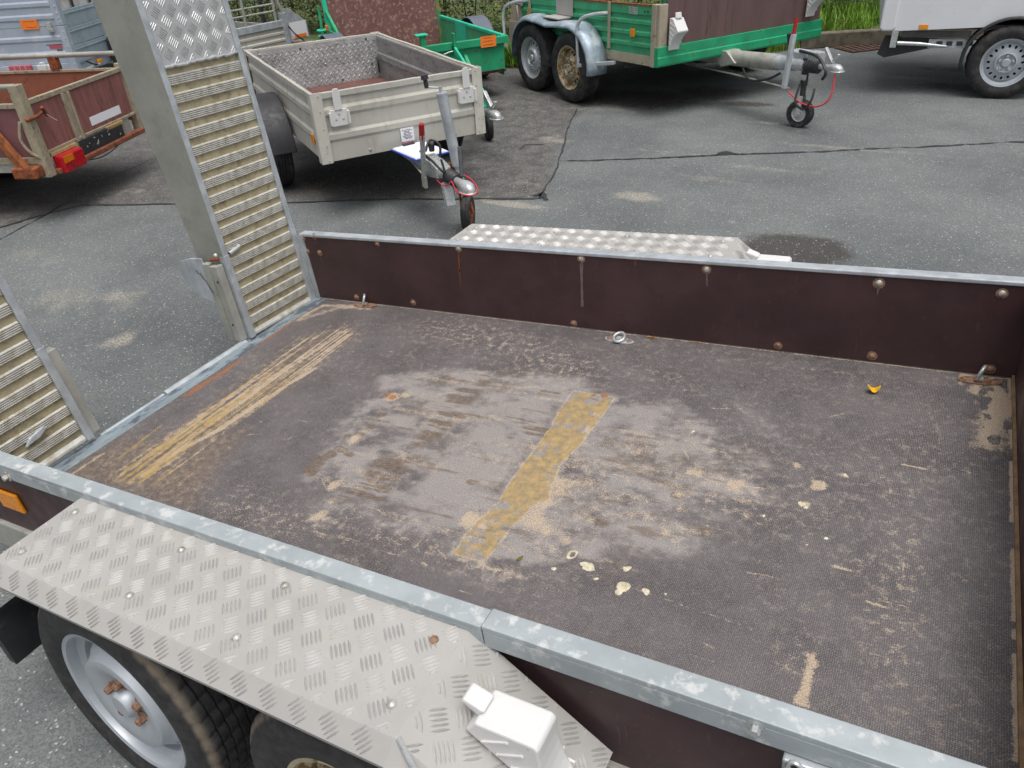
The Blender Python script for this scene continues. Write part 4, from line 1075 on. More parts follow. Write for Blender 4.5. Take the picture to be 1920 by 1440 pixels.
def jockey(parent, base, top, rw=.105, ww=.06, colr=.024, yaw=0.0, mat=GALV, head=True, fork=LGALV, inner=DARK):
    b, t = Vector(base), Vector(top)
    root = empty('jockey_wheel', tuple(b), (0, 0, 0), parent)
    d = (t - b); dn = d.normalized(); c_ = dn * rw
    axv = Vector((math.cos(yaw), math.sin(yaw), 0))
    Mx = Matrix.Translation(c_) @ Vector((0, 1, 0)).rotation_difference(axv).to_matrix().to_4x4()
    W2 = ww / 2
    MB().lathe([(rw * .55, -W2 * .8), (rw * .9, -W2), (rw * .985, -W2 * .65), (rw, -W2 * .3), (rw * .97, 0), (rw, W2 * .3), (rw * .985, W2 * .65), (rw * .9, W2), (rw * .55, W2 * .8)], 30, Mx).build('tyre', RUBBER, root, smooth=40)
    MB().lathe([(.0003, -W2 * .7), (rw * .22, -W2 * .75), (rw * .25, -W2 * .5), (rw * .5, -W2 * .55), (rw * .58, -W2 * .8), (rw * .58, W2 * .8), (rw * .5, W2 * .55), (rw * .25, W2 * .5), (rw * .22, W2 * .75), (.0003, W2 * .7)], 24, Mx).build('hub', fork, root, smooth=40)
    fb = MB()
    for sg in (-1, 1): fb.bar(c_ + axv * sg * (W2 + .008), dn * (rw * 2 + .03) + axv * sg * (W2 + .004), .006, .035, dn)
    fb.box(-.001, .001, -.001, .001, 0, .001) if False else None
    f0 = MB().bar(c_ + axv * (W2 + .008), dn * (rw * 2 + .03) + axv * (W2 * .8), .035, .006, axv).build('fork_arm', fork, root)
    MB().bar(c_ - axv * (W2 + .008), dn * (rw * 2 + .03) - axv * (W2 * .8), .035, .006, axv).build('fork_arm', fork, root)
    MB().tube([dn * (rw * 2 + .02), dn * (rw * 2 + d.length * .5)], colr * .78, 12).build('inner_tube', inner, root, smooth=40)
    MB().tube([dn * (rw * 2 + .02 + max(.02, (d.length - 2 * rw) * .28)), d], colr, 16).tube([d - dn * .004, d + dn * .006], colr * 1.06, 16).build('column', mat, root, smooth=40)
    if head:
        h0 = d + dn * .004
        MB().tube([h0, h0 + dn * .035], .010, 10).build('spindle', LGALV, root, smooth=40)
        MB().tube([h0 + dn * .026, h0 + dn * .030 - axv * .03, h0 + dn * .036 - axv * .075], .006, 8).build('crank', LGALV, root, smooth=40)
        MB().tube([h0 + dn * .030 - axv * .075, h0 + dn * .072 - axv * .075, h0 + dn * .076 - axv * .075, h0 + dn * .098 - axv * .075], [.013, .012, .021, .020], 14).build('knob', BLACKP, root, smooth=50)
    return root
def coupling(parent, tip, back, mat=LGALV, handle=True):
    """ball coupling head pointing from back to tip"""
    t, b = Vector(tip), Vector(back); d = (t - b).normalized(); u = Vector((0, 0, 1)); s_ = d.cross(u).normalized(); u = s_.cross(d)
    root = empty('coupling_head', tuple(t), (0, 0, 0), parent)
    secs = [(-.20, .020, .022, 0), (-.15, .024, .024, 0), (-.10, .030, .026, .004), (-.06, .038, .030, .006), (-.02, .036, .030, .004), (.008, .022, .020, -.004), (.016, .006, .008, -.008)]
    v = []; n = 12
    for (q_, w_, h_, zo) in secs:
        for k in range(n):
            a = 2 * math.pi * k / n; v.append(d * q_ + s_ * (w_ * math.cos(a)) + u * (zo + h_ * max(-.55, math.sin(a))))
    f = [(i * n + k, i * n + (k + 1) % n, (i + 1) * n + (k + 1) % n, (i + 1) * n + k) for i in range(len(secs) - 1) for k in range(n)] + [tuple(range((len(secs) - 1) * n, len(secs) * n)), tuple(reversed(range(n)))]
    MB().add(v, f).build('head', mat, root, smooth=50)
    MB().prism([(-.085, .052), (.022, .046), (.024, .040), (-.085, -.052)], lambda p_, q_, t_: tuple(d * p_ + s_ * q_ + u * t_), -.022, -.016) if False else None
    lip = [(d * (-.03) + d * (.052 * math.cos(a)) + s_ * (.046 * math.sin(a)) - u * .016) for a in [math.pi * (-.62 + 1.24 * i / 14) for i in range(15)]]
    MB().tube(lip, .005, 7).build('lip', mat, root, smooth=60)
    if handle: MB().bar(d * -.10 + u * .034, d * -.03 + u * .10, .022, .010, u).build('handle', mat, root, bevel=.003)
    return root
def bellows(parent, a, b, r):
    a, b = Vector(a), Vector(b); pts = [a + (b - a) * i / 10 for i in range(11)]
    MB().tube(pts, [r * (1.0 if i % 2 else .76) for i in range(11)], 14).build('bellows', BLACKP, parent, smooth=50)
def cable(parent, pts, r=.004, mat=BLKC, name='cable'):
    P = [Vector(p) for p in pts]; out = []
    for i in range(len(P) - 1):          # Catmull-Rom
        p0, p1, p2, p3 = P[max(i - 1, 0)], P[i], P[i + 1], P[min(i + 2, len(P) - 1)]
        for k in range(6):
            t = k / 6; out.append(.5 * ((2 * p1) + (p2 - p0) * t + (2 * p0 - 5 * p1 + 4 * p2 - p3) * t * t + (3 * p1 - p0 - 3 * p2 + p3) * t ** 3))
    out.append(P[-1]); MB().tube(out, r, 6).build(name, mat, parent, smooth=60)

# ---------------------------------------------------------------- 1. small silver box trailer
SO = (-1.021, 2.807, 55.35); sl_ = frame(*SO)
CORN = M('pale_corner_profile', L((204, 202, 190)), .5, .1, .08, 8, L((164, 160, 146)), .36, 20)
sil = tag(empty('box_trailer', (SO[0], SO[1], 0), (0, 0, R(SO[2]))), 'small dull silver box trailer with black mudguard and tall jockey wheel', 'trailer')
w_, l_, zb, zt = 1.08, 1.96, .376, .775
fp = ribbed(w_ - .04, zb, zt - .012, .022, (.520, .665), lambda t, p_, z: (.02 + t, -p_, z), .009, .032).build('front_panel', SILV, sil)
sL = ribbed(l_ - .02, zb + .01, zt - .012, .020, (.520, .665), lambda t, p_, z: (-p_, .01 + t, z), .009, .032).build('side_panel', SILV, sil)
MB().box(.0205, .024, .03, l_ - .03, zb + .05, zt - .02).build('side_lining', SILVI, sil)
MB().box(w_ - .024, w_ - .0205, .03, l_ - .03, zb + .05, zt - .02).build('side_lining', SILVI, sil)
MB().prism([(0, .575), (.012, .585), (.012, .628), (0, .640)], lambda p_, q_, t: (w_ - .0241 - p_, t, q_), .04, l_ - .04).build('lining_rib', SILVI, sil)
ribbed(l_ - .02, zb + .01, zt - .012, .020, (.520, .665), lambda t, p_, z: (w_ + p_, .01 + t, z), .009, .032).build('side_panel', SILV, sil)
rear = MB().box(.02, w_ - .02, l_ - .022, l_, zb + .01, zt - .01).build('rear_panel', TREADG, sil)
t_ = MB(); j = 0
for i in range(44):
    for k_ in range(15):
        u, v_ = .045 + i * .0235, zb + .075 + k_ * .0235
        if (i + k_) % 2 or u > w_ - .04 or v_ > zt - .03: continue
        d_ = (1, 0, 1) if (i // 1) % 2 else (-1, 0, 1); t_.lens((u, l_ - .0222, v_), d_, (0, -1, 0), .030, .0085, .0050)
tp = t_.build('tread_pattern', TREADG, rear); tp['kind'] = 'stuff'
for u, v_ in ((.10, .735), (.42, .738), (.72, .742), (.97, .745), (.08, .50), (.36, .43), (.60, .60), (.72, .46), (.99, .55)):
    MB().dome((u, l_ - .0225, v_), (0, -1, 0), .009, .006, 10).build('bolt', random.choice([BOLTM, DARK]), rear, smooth=50)
for nm, b_ in (('front', (-.006, w_ + .006, -.010, .016)), ('rear', (-.006, w_ + .006, l_ - .018, l_ + .006)), ('left', (-.009, .014, .0165, l_ - .0185)), ('right', (w_ - .014, w_ + .009, .0165, l_ - .0185))):
    r_ = MB()
    for i in range(10):        # slightly dented top rail
        pass
    (x0, x1, y0, y1) = b_
    seg = 12; vv = []; ff = []
    long_x = (x1 - x0) > (y1 - y0)
    for i in range(seg + 1):
        t = i / seg; dz = random.uniform(-.003, .002) if 0 < i < seg else 0; dw = random.uniform(-.003, .003) if 0 < i < seg else 0
        if long_x:
            x = x0 + (x1 - x0) * t; vv += [(x, y0 + dw, zt - .030), (x, y1 + dw, zt - .030), (x, y1 + dw, zt + .004 + dz), (x, y0 + dw, zt + .004 + dz)]
        else:
            y = y0 + (y1 - y0) * t; vv += [(x0 + dw, y, zt - .030), (x1 + dw, y, zt - .030), (x1 + dw, y, zt + .004 + dz), (x0 + dw, y, zt + .004 + dz)]
    for i in range(seg):
        for k_ in range(4): ff.append((i * 4 + k_, i * 4 + (k_ + 1) % 4, (i + 1) * 4 + (k_ + 1) % 4, (i + 1) * 4 + k_))
    ff += [(3, 2, 1, 0), (seg * 4, seg * 4 + 1, seg * 4 + 2, seg * 4 + 3)]
    r_.add(vv, ff).build('top_rail', SILV, sil, bevel=.003)
for (cx, cy) in ((0, 0), (w_, 0), (0, l_), (w_, l_)):
    sx = 1 if cx == 0 else -1; sy = 1 if cy == 0 else -1
    x0, x1 = sorted((cx - sx * .012, cx + sx * .055)); y0, y1 = sorted((cy - sy * .014, cy - sy * .0115)); xa, xb = sorted((cx - sx * .0145, cx - sx * .012)); ya, yb = sorted((cy - sy * .014, cy + sy * .055))
    cp_ = MB().box(x0, x1, y0, y1, zb - .006, zt + .008).box(xa, xb, ya, yb, zb - .006, zt + .008).build('corner_post', CORN, sil, bevel=.001)
    for zz in (zb + .01, zb + .1, zb + .2, zb + .3, zt - .01):
        MB().dome((cx + sx * .03, cy - sy * .0142, zz), (0, -sy, 0), .005, .004, 8).build('rivet', BOLTM, cp_)
MB().box(.022, w_ - .022, .022, l_ - .024, zb + .05, zb + .062).build('floor_board', FLOORB, sil)
for yy in (.3, 1.0, 1.6): MB().box(.03, w_ - .03, yy, yy + .05, zb - .02, zb + .049).build('cross_member', DARK, sil)
cable(sil, [(w_ - .05, l_ - .05, .60), (w_ - .05, l_ - .07, .56), (w_ - .045, l_ - .06, .48)], .008, BLKC, 'net_hook')
for xw, rz in ((-.115, 0), (w_ + .115, math.pi)):
    wheel(sil, (xw, .98, .27), (0, 0, -math.pi / 2 + rz), .27, .178, .155, RUBBER, SILVERP, BOLTM, nseg=60, nh=12, nuts=4)
    arc = [(.98 + .345 * math.cos(R(a)), .30 + .335 * math.sin(R(a)) * (1.0 if a < 200 else 1)) for a in range(0, 181, 15)]
    prof = [(y, z) for y, z in arc] + [(.98 + (y - .98) * .955, .30 + (z - .30) * .955) for y, z in reversed(arc)]
    xs = (-.215, -.022) if xw < 0 else (w_ + .022, w_ + .215)
    mg = MB().prism(prof, lambda p_, q_, t: (t, p_, q_), xs[0], xs[1]).build('mudguard', BLACKP, sil, bevel=.012, smooth=60)
for u in (.138, .978):
    h_ = empty('chock_holder', (u, -.0075, .675), (0, 0, 0), sil)
    MB().prism([(-.028, .0), (.028, .0), (.028, .105), (.014, .12), (-.014, .12), (-.028, .105)], lambda p_, q_, t: (p_ * .85, -t, q_ + .0), .012, .020).build('tongue', WHITE, h_, bevel=.002)
    MB().box(-.052, .052, -.014, 0, -.095, .002).build('plate', WHITE, h_, bevel=.003)
    MB().box(-.062, -.050, -.030, -.002, -.085, -.01).build('hook', WHITE, h_, bevel=.002); MB().box(.050, .062, -.030, -.002, -.085, -.01).build('hook', WHITE, h_, bevel=.002)
    for dx, dz in ((-.022, -.055), (.022, -.055), (0, -.025)): MB().dome((dx, -.0142, dz), (0, -1, 0), .007, .003, 10).build('bolt', BOLTM, h_)
sign(sil, (.552, -.0092, .455), (1, 0, 0), (0, 0, 1), .088, .085, PAPER, 7, 'notice_sticker')
sign(sil, (.546, -.0092, .398), (1, 0, 0), (0, 0, 1), .070, .032, PINKLENS, 2, 'red_sticker', PAPER)
MB().box(-.018, -.0085, .10, .15, .468, .53).build('side_reflector', ORANGE, sil, bevel=.003)
MB().dome((.30, -.0005, .405), (0, -1, 0), .010, .008, 10).build('bolt', BOLTM, sil); MB().dome((.88, -.0005, .40), (0, -1, 0), .010, .008, 10).build('bolt', BOLTM, sil)
# drawbar
MB().bar((.54, .5, .36), (.54, -.42, .355), .07, .07).build('drawbar', GALV, sil, bevel=.004)
MB().prism([(-.60, .335), (-.60, .395), (-.50, .41), (-.36, .415), (-.28, .39), (-.28, .325), (-.45, .31)], lambda p_, q_, t: (.54 + t, p_, q_), -.045, .045).build('overrun_housing', LGALV, sil, bevel=.006)
MB().tube([(.54, -.60, .365), (.54, -.66, .365)], .034, 14).build('damper_tube', LGALV, sil, smooth=40)
bellows(sil, (.54, -.66, .365), (.54, -.78, .365), .042)
coupling(sil, (.54, -.965, .362), (.54, -.6, .365), handle=False)
MB().bar((.565, -.80, .385), (.60, -.72, .53), .024, .016).build('coupling_handle', BLACKP, sil, bevel=.004)
jb, jt = sl_(G((884, 430))), sl_(G((828, 176), .79))
jockey(sil, jb, jt, .105, .055, .030, R(-35), GALV, True, RUST, GALV)
MB().bar((.60, -.52, .36), (jb[0] + (jt[0] - jb[0]) * .46, jb[1] + (jt[1] - jb[1]) * .46, .38), .05, .06).build('jockey_clamp', RUST, sil, bevel=.006)
hl = sl_(G((795, 330), .33)); hh_ = sl_(G((791, 252), .60))
lv = MB().bar(hl, hh_, .026, .030).build('brake_lever', LGALV, sil, bevel=.004)
d_ = Vector(hh_) - Vector(hl); d_.normalize()
MB().tube([Vector(hh_) - d_ * .03, Vector(hh_) + d_ * .055, Vector(hh_) + d_ * .07], [.016, .016, .012], 12).build('grip', REDP, lv, smooth=50)
MB().bar(hl, Vector(hl) - Vector((0, .0, .07)), .05, .02).build('lever_base', ALUW, sil, bevel=.004)
MB().bar((.52, -.66, .33), (.52, -.70, .20), .055, .035).build('support_foot', LGALV, sil, bevel=.003)
cable(sil, [(.50, -.50, .42), (.46, -.46, .47), (.47, -.60, .45), (.50, -.70, .40), (.53, -.60, .44)], .007)
cable(sil, [(.58, -.45, .40), (.60, -.42, .47), (.56, -.38, .50), (.50, -.44, .46)], .008)
MB().tube([(.555, -.40, .44), (.555, -.40, .475), (.555, -.41, .49)], [.016, .020, .012], 12).build('electric_plug', BLACKP, sil, smooth=50)
cable(sil, [(.50, -.80, .375), (.482, -.92, .352), (.52, -1.0, .345), (.572, -.985, .36), (.59, -.88, .385), (.57, -.78, .40)], .0035, PINKC, 'breakaway_cable')
cable(sil, [(.49, -.60, .33), (.475, -.75, .34), (.50, -.80, .375)], .0035, PINKC, 'breakaway_cable')
MB().tube([hl, (.52, -.05, .33), (.52, .5, .33)], .006, 6).build('brake_rod', ALUW, sil)
# clipboard lying on the drawbar
cb = (-.14, .28, .03)
c4 = [G(p_, .405) for p_ in ((744, 272), (772, 299), (795, 296), (812, 272))]
b_ = np.mean([G(p_, .405) for p_ in ((744, 272), (772, 299), (812, 268), (822, 285))], 0)
clip = tag(empty('clipboard', tuple(b_), (0, 0, R(SO[2]) + R(8))), 'blue clipboard with white papers resting on the drawbar of the silver box trailer', 'clipboard')
MB().box(-.12, .12, -.16, .16, -.012, -.004).build('folder', BLUE, clip, bevel=.002)
for i in range(3): MB().box(-.112 + i * .003, .112 - i * .002, -.150 + i * .003, .150, -.004 + i * .0022, -.0022 + i * .0022).build('paper_sheet', PAPER, clip)
MB().box(-.04, .04, .13, .155, .003, .012).build('clip', DARK, clip, bevel=.002)

# ---------------------------------------------------------------- 2. green plant trailer behind the silver one
GFR = G((946, 66), .555); gyaw = 232 - 180         # local x points to the front right corner, y to the rear
gl_ = frame(GFR[0], GFR[1], gyaw)
grn = tag(empty('plant_trailer', (GFR[0], GFR[1], 0), (0, 0, R(gyaw))), 'low green plant trailer with scraped brown tailgate standing upright', 'trailer')
gw, gL = 1.30, 1.75
MB().box(-gw, .02, -.045, .005, .495, .558).build('front_beam', GREEN, grn, bevel=.004)
MB().box(-gw, -.02, -.010, -.002, .265, .494).build('front_panel', GREEN, grn)
MB().box(-gw, .0, .006, gL, .235, .255).build('floor_plate', M('rusty_floor', L((78, 48, 44)), .7, 0, .3, 6, L((104, 60, 50)), .45, 9), grn)
for x0 in (-.022, -gw):
    MB().box(x0, x0 + .012, .006, gL, .20, .535).build('side_panel', GREENR if x0 > -.5 else GREEN, grn)
    MB().box(x0 - .010, x0 + .026, .006, gL, .5355, .565).build('side_rail', GREEN if x0 < -.5 else GREENT, grn, bevel=.004)
MB().box(-.0345, -.0225, .95, 1.25, .257, .534).build('repair_sheet', GREENT, grn)
tg = MB().prism([(0, .26), (.02, .26), (.10, 1.15), (.08, 1.15)], lambda p_, q_, t: (t, gL + .01 + p_, q_), -gw + .05, -.05).build('tailgate_board', PINKPLY, grn)
MB().prism([(0, .22), (.05, .22), (.13, 1.15), (.08, 1.15)], lambda p_, q_, t: (t, gL + .005 + p_, q_), -.048, -.006).build('tailgate_post', M('ochre_post', L((150, 120, 40)), .7, 0, .2, 10, L((60, 130, 90)), .5, 12), grn)
MB().prism([(0, .22), (.05, .22), (.13, 1.15), (.08, 1.15)], lambda p_, q_, t: (t, gL + .005 + p_, q_), -gw + .006, -gw + .048).build('tailgate_post', GREENT, grn)
MB().bar((-gw + .02, gL + .02, .72), (-gw + .03, gL - .42, .50), .03, .06).build('tailgate_brace', GREEN, grn, bevel=.004)
sp0 = [(-gw - .06 + .030 * math.cos(t), gL - .02 + .02 * t / 6, .36 + .05 * t / 6.28 + .030 * math.sin(t) * .2) for t in [i * .5 for i in range(70)]]
for i in range(4): MB().tube([(-gw - .07 + .045 * math.cos(t), gL - .05 + .045 * math.sin(t), .40 + .055 * i) for t in [2 * math.pi * k_ / 16 for k_ in range(17)]], .011, 8, False).build('spring_coil', GREENT, grn, smooth=60)
MB().tube([(-gw - .07, gL - .05, .36), (-gw - .06, gL - .02, .78)], .014, 8).build('spring_rod', GREEN, grn, smooth=50)
MB().box(-gw - .035, -gw - .005, gL - .10, gL - .05, .56, .61).build('side_lamp', ORLENS, grn, bevel=.004)
pc = gl_(G((822, 98), .56)); MB().bar((pc[0], -.015, .40), (pc[0], -.015, .645), .05, .05, (1, 0, 0)).build('lashing_post', GREEN, grn, bevel=.004)
MB().box(pc[0] - .065, pc[0] + .045, -.055, .03, .645, .658).build('post_cap', GREENT, grn, bevel=.003)
pd = gl_(G((899, 98), .56)); MB().bar((pd[0], -.055, .44), (pd[0], -.06, .64), .055, .02, (1, 0, 0)).build('front_post', GREEN, grn, bevel=.003)
sign(grn, (gl_(G((921, 77), .54))[0], -.047, .528), (1, 0, 0), (0, 0, 1), .155, .095, NEON, 3, 'price_card')
ct = gl_(G((934, 219), .33)); ct = (ct[0], ct[1], .33)
MB().bar((pd[0], -.075, .50), (ct[0], ct[1] + .16, .40), .055, .022, (1, 0, 0)).build('drawbar_arm', GREENT, grn, bevel=.004)
MB().bar((pd[0] + .06, -.03, .30), (ct[0] + .01, ct[1] + .22, .33), .05, .06).build('drawbar', GREENT, grn, bevel=.004)
MB().prism([(0, .25), (0, .45), (.2, .28)], lambda p_, q_, t: (t, -p_ - .01, q_), pd[0] + .10, pd[0] + .13).build('gusset', GREEN, grn)
coupling(grn, ct, (ct[0] - .02, ct[1] + .3, .34), LGALV)
MB().bar((ct[0] - .01, ct[1] + .09, .38), (ct[0] - .03, ct[1] + .17, .48), .03, .03).build('coupling_lever', LGALV, grn, bevel=.004)
cable(grn, [(pd[0] + .02, -.3, .36), (ct[0] - .05, ct[1] + .3, .30), (ct[0] - .02, ct[1] + .22, .36)], .008)
cable(grn, [(pd[0] + .05, -.25, .40), (ct[0] - .08, ct[1] + .35, .33), (ct[0] - .03, ct[1] + .25, .40)], .007)
jb2 = gl_(G((918, 262))); jockey(grn, jb2, (jb2[0] - .01, jb2[1] + .02, .40), .11, .05, .028, R(-10), BLACKP, False, BLACKP)
ck = gl_(G((862, 108), .50)); MB().tube([(ck[0], -.05, .47), (ck[0] + .05, -.06, .485), (ck[0] + .10, -.065, .49)], .006, 8).build('crank', LGALV, grn, smooth=50)
MB().tube([(ck[0] + .10, -.065, .48), (ck[0] + .10, -.065, .535)], [.014, .020], 12).build('knob', BLACKP, grn, smooth=50)
for xw, rz in ((-gw - .11, 0), (.13, math.pi)):
    wheel(grn, (xw, 1.05, .27), (0, 0, -math.pi / 2 + rz), .27, .178, .15, RUBBER, SILVERP, BOLTM, nseg=48, nh=12, nuts=4)
    arc = [(1.05 + .33 * math.cos(R(a)), .30 + .31 * math.sin(R(a))) for a in range(0, 181, 15)]
    prof = arc + [(1.05 + (y - 1.05) * .955, .30 + (z - .30) * .955) for y, z in reversed(arc)]
    xs = (-gw - .2, -gw - .015) if xw < 0 else (.03, .22)
    MB().prism(prof, lambda p_, q_, t: (t, p_, q_), xs[0], xs[1]).build('mudguard', M('grey_plastic', L((96, 104, 116)), .5, 0, .1), grn, bevel=.01, smooth=60)

# ---------------------------------------------------------------- 3. green tandem trailer
TOX, TOY, TYAW = .11, 5.65, -33.0; tl_ = frame(TOX, TOY, TYAW)
tan_ = tag(empty('tandem_trailer', (TOX, TOY, 0), (0, 0, R(TYAW))), 'rusty green tandem axle trailer with brown plywood front board', 'trailer')
tw, tL = 1.80, 2.22
PIT = .030
zz_ = lambda x, z: z + PIT * x                      # nose slightly raised
def tz(mb): mb.v = [(x, y, zz_(x, z)) for x, y, z in mb.v]; return mb
ribs = (.52, .60, .685, .765)
def sidep(y, sg):
    prof = [(0, .50)]
    for zc in (.575, .66, .745): prof += [(0, zc - .022), (.014, zc - .012), (.014, zc + .012), (0, zc + .022)]
    prof += [(0, .80), (.012, .805), (.012, .868), (-.02, .868), (-.02, .50)]
    return tz(MB().prism(prof, lambda p_, q_, t: (t, y + sg * p_, q_), -tL + .06, -.055)).build('side_panel', GREENR if sg < 0 else GREEN, tan_)
sidep(0, -1); sidep(tw, 1)
tz(MB().box(-tL + .02, -.055, -.016, .02, .8685, .880)).build('side_rail', RUST, tan_)
tz(MB().box(-tL + .02, -.055, -.012, .012, .425, .4995)).build('lower_strip', BEIGE, tan_)
for xx in (-.055, -tL): tz(MB().box(xx, xx + .055, -.020, .035, .42 if xx > -1 else .30, .885 if xx > -1 else 1.15)).build('corner_post', BEIGE, tan_, bevel=.004)
for xx in (-.055,): tz(MB().box(xx, xx + .055, tw - .035, tw + .02, .42, .885)).build('corner_post', BEIGE, tan_, bevel=.004)
tz(MB().box(.001, .030, .075, tw - .01, .565, 1.06)).build('front_board', BRPLY, tan_)
tz(MB().box(.001, .036, -.010, .073, .54, .885)).build('front_post', BEIGE, tan_, bevel=.004)
tz(MB().prism([(0, .425), (0, .575), (.045, .575), (.045, .50), (.052, .495), (.052, .44), (.045, .425)], lambda p_, q_, t: (p_ + .001, t, q_), -.022, tw + .02)).build('front_sill', GREEN, tan_, bevel=.003)
tz(MB().box(-tL, 0, .02, tw - .02, .44, .47)).build('floor_board', DARK, tan_)
for xx in (-.5, -1.1, -1.8): tz(MB().box(xx, xx + .06, .05, tw - .05, .36, .44)).build('cross_member', DARK, tan_)
# wheels and galvanised double mudguard
for xw, rm_ in ((-1.02, RIMR), (-1.70, SILVERP)):
    wheel(tan_, (xw, -.115, .305), (0, 0, 0), .305, .192, .185, RUBBER, rm_, BOLTM, nseg=72, nh=16, nuts=5, hole=(.014, .016))
    wheel(tan_, (xw, tw + .115, .305), (0, 0, math.pi), .305, .192, .185, RUBBER, SILVERP, BOLTM, nseg=48, nh=12, nuts=5)
out = []
for a in range(0, 100, 10): out.append((-1.02 + .37 * math.cos(R(a - 8)), .335 + .35 * math.sin(R(a - 8))))
out += [(-1.20, .672), (-1.36, .655), (-1.52, .672)]
for a in range(80, 200, 10): out.append((-1.70 + .37 * math.cos(R(a)), .335 + .35 * math.sin(R(a))))
cen = (-1.36, .30)
inn = [(cen[0] + (x - cen[0]) * .985, cen[1] + (z - cen[1]) * .965) for x, z in out]
mgp = out + inn[::-1]
vv = []; ff = []; n = len(out)
rows = [(-.022, 0), (-.10, .012), (-.18, .004), (-.215, -.022), (-.222, -.05)]
for y, dz in rows:
    for x, z in out:
        k_ = 1 + (dz / .36); vv.append((cen[0] + (x - cen[0]) * (1 + dz * .9), y, .30 + (z - .30) * (1 + dz * 2.2)))
for r_ in range(len(rows) - 1):
    for i in range(n - 1): ff.append((r_ * n + i, r_ * n + i + 1, (r_ + 1) * n + i + 1, (r_ + 1) * n + i))
MUDG = M('galvanised_mudguard', L((150, 166, 178)), .4, .35, .12, 5, L((178, 188, 194)), .45, 9, .2)
mg = MB().add(vv, ff).build('mudguard', MUDG, tan_, smooth=50, solid=.006)
MB().box(-1.50, -1.22, -.17, -.02, .685, .694).build('step_plate', ALU, tan_); MB().box(-1.48, -1.20, -.024, -.0165, .70, .845).build('step_plate', ALU, tan_)
def hoop(x0, side=-1):
    cable(tan_, [(x0 - .02, -.015, .775), (x0 - .12, -.10, .765), (x0 - .20, -.17, .735), (x0 - .235, -.20, .66), (x0 - .22, -.21, .52), (x0 - .20, -.215, .36)], .015, GALV, 'guard_hoop')
    MB().box(x0 - .02, x0 + .005, -.030, -.0165, .50, .86).build('hoop_bracket', BEIGE, tan_)
hoop(-.62); hoop(-1.97)
MB().bar((-.84, -.21, .355), (-.50, -.05, .40), .045, .03).build('hoop_foot', GALV, tan_, bevel=.004)
for xx, zz in ((-.32, .66), (-2.02, .735)): tz(MB().box(xx, xx + .055, -.030, -.0165, zz - .025, zz + .035)).build('side_reflector', ORANGE, tan_, bevel=.003)
sign(tan_, (-.30, -.0175, .832 - .01), (1, 0, 0), (0, 0, 1), .12, .055, LGALV, 3, 'type_plate', DARK)
for xx in (-.15, -.11, -2.10, -2.13): MB().dome((xx, -.0125, .83 + PIT * xx), (0, -1, 0), .009, .007, 8).build('bolt', DARK, tan_)
# perforated ramps lying inside against the far wall
for yy in (tw - .35,):
    rp2 = MB().box(-1.55, -.75, yy, yy + .03, .50, .93).build('stored_ramp', M('dark_grey_ramp', L((112, 118, 122)), .5, .3, .2), tan_)
    for i in range(8):
        for k_ in range(3):
            MB().dome((-1.48 + i * .095, yy - .0005, .72 + k_ * .07), (0, -1, 0), .022, .004, 10).build('grip_hole', DARK, rp2)
# rear bracket triangle
tz(MB().prism([(-.22, .62), (-.02, .62), (-.12, .90)], lambda p_, q_, t: (-tL - .03 + p_, t, q_), .015, .035)).build('rear_bracket', BEIGE, tan_)
tz(MB().box(-tL - .25, -tL, .0, .04, .42, .62)).build('rear_plate', BEIGE, tan_); MB().bar((-tL + .03, -.02, .36), (-tL + .03, -.02, .22), .05, .06, (1, 0, 0)).build('rear_leg', DARK, tan_)
MB().tube([(-tL - .02, -.03, .735), (-tL + .1, -.03, .735)], .018, 10).build('latch_tube', BEIGE, tan_, smooth=40)
# drawbar
dy = .73
MB().tube([(-.9, dy, .37), (.10, dy, .41), (.62, dy, .44)], .062, 18).build('drawbar_tube', ALUW, tan_, smooth=40)
MB().tube([(.40, dy, .430), (.78, dy, .450)], .055, 18).build('overrun_tube', GALV, tan_, smooth=40)
MB().prism([(.05, .34), (.22, .39), (.10, .47), (-.1, .46)], lambda p_, q_, t: (p_, dy + t, q_), -.075, .075).build('drawbar_clamp', ALUW, tan_, bevel=.005)
MB().tube([(.78, dy, .450), (.90, dy, .456)], .045, 16).build('inner_overrun_tube', LGALV, tan_, smooth=40)
bellows(tan_, (.90, dy, .456), (1.03, dy, .462), .052)
coupling(tan_, (1.22, dy, .470), (.95, dy, .459), LGALV)
MB().bar((1.14, dy, .50), (1.06, dy - .005, .60), .03, .02).build('coupling_lever', LGALV, tan_, bevel=.004)
jb3 = tl_(G((1497, 238))); jx, jy = jb3[0], jb3[1]
jockey(tan_, (jx, jy, 0), (jx - .02, jy + .01, .50), .105, .075, .028, R(-72), BLACKP, False, LGALV)
MB().bar((jx - .02, dy, .40), (jx - .02, jy + .02, .36), .06, .08).build('jockey_clamp', LGALV, tan_, bevel=.005)
hb = (jx - .07, dy - .15, .30); ht = (jx - .09, dy - .10, .68)
lv = MB().bar(hb, ht, .034, .034).build('brake_lever', GALV, tan_, bevel=.004)
d_ = (Vector(ht) - Vector(hb)).normalized()
MB().tube([Vector(ht), Vector(ht) + d_ * .11], .015, 12).build('grip', REDP, lv, smooth=50)
MB().box(jx - .22, jx - .03, dy - .01, dy + .12, .47, .54).build('lever_bracket', GALV, tan_, bevel=.006)
MB().box(jx + .0, jx + .10, dy - .02, dy + .06, .47, .56).build('lever_bracket', LGALV, tan_, bevel=.006)
MB().tube([(jx - .12, dy - .10, .60), (jx - .12, dy - .10, .68)], [.012, .03], 12).build('jockey_knob', BLACKP, tan_, smooth=50)
cable(tan_, [(.3, dy - .06, .36), (.45, dy - .12, .30), (.62, dy - .10, .33), (.7, dy - .05, .38)], .010)
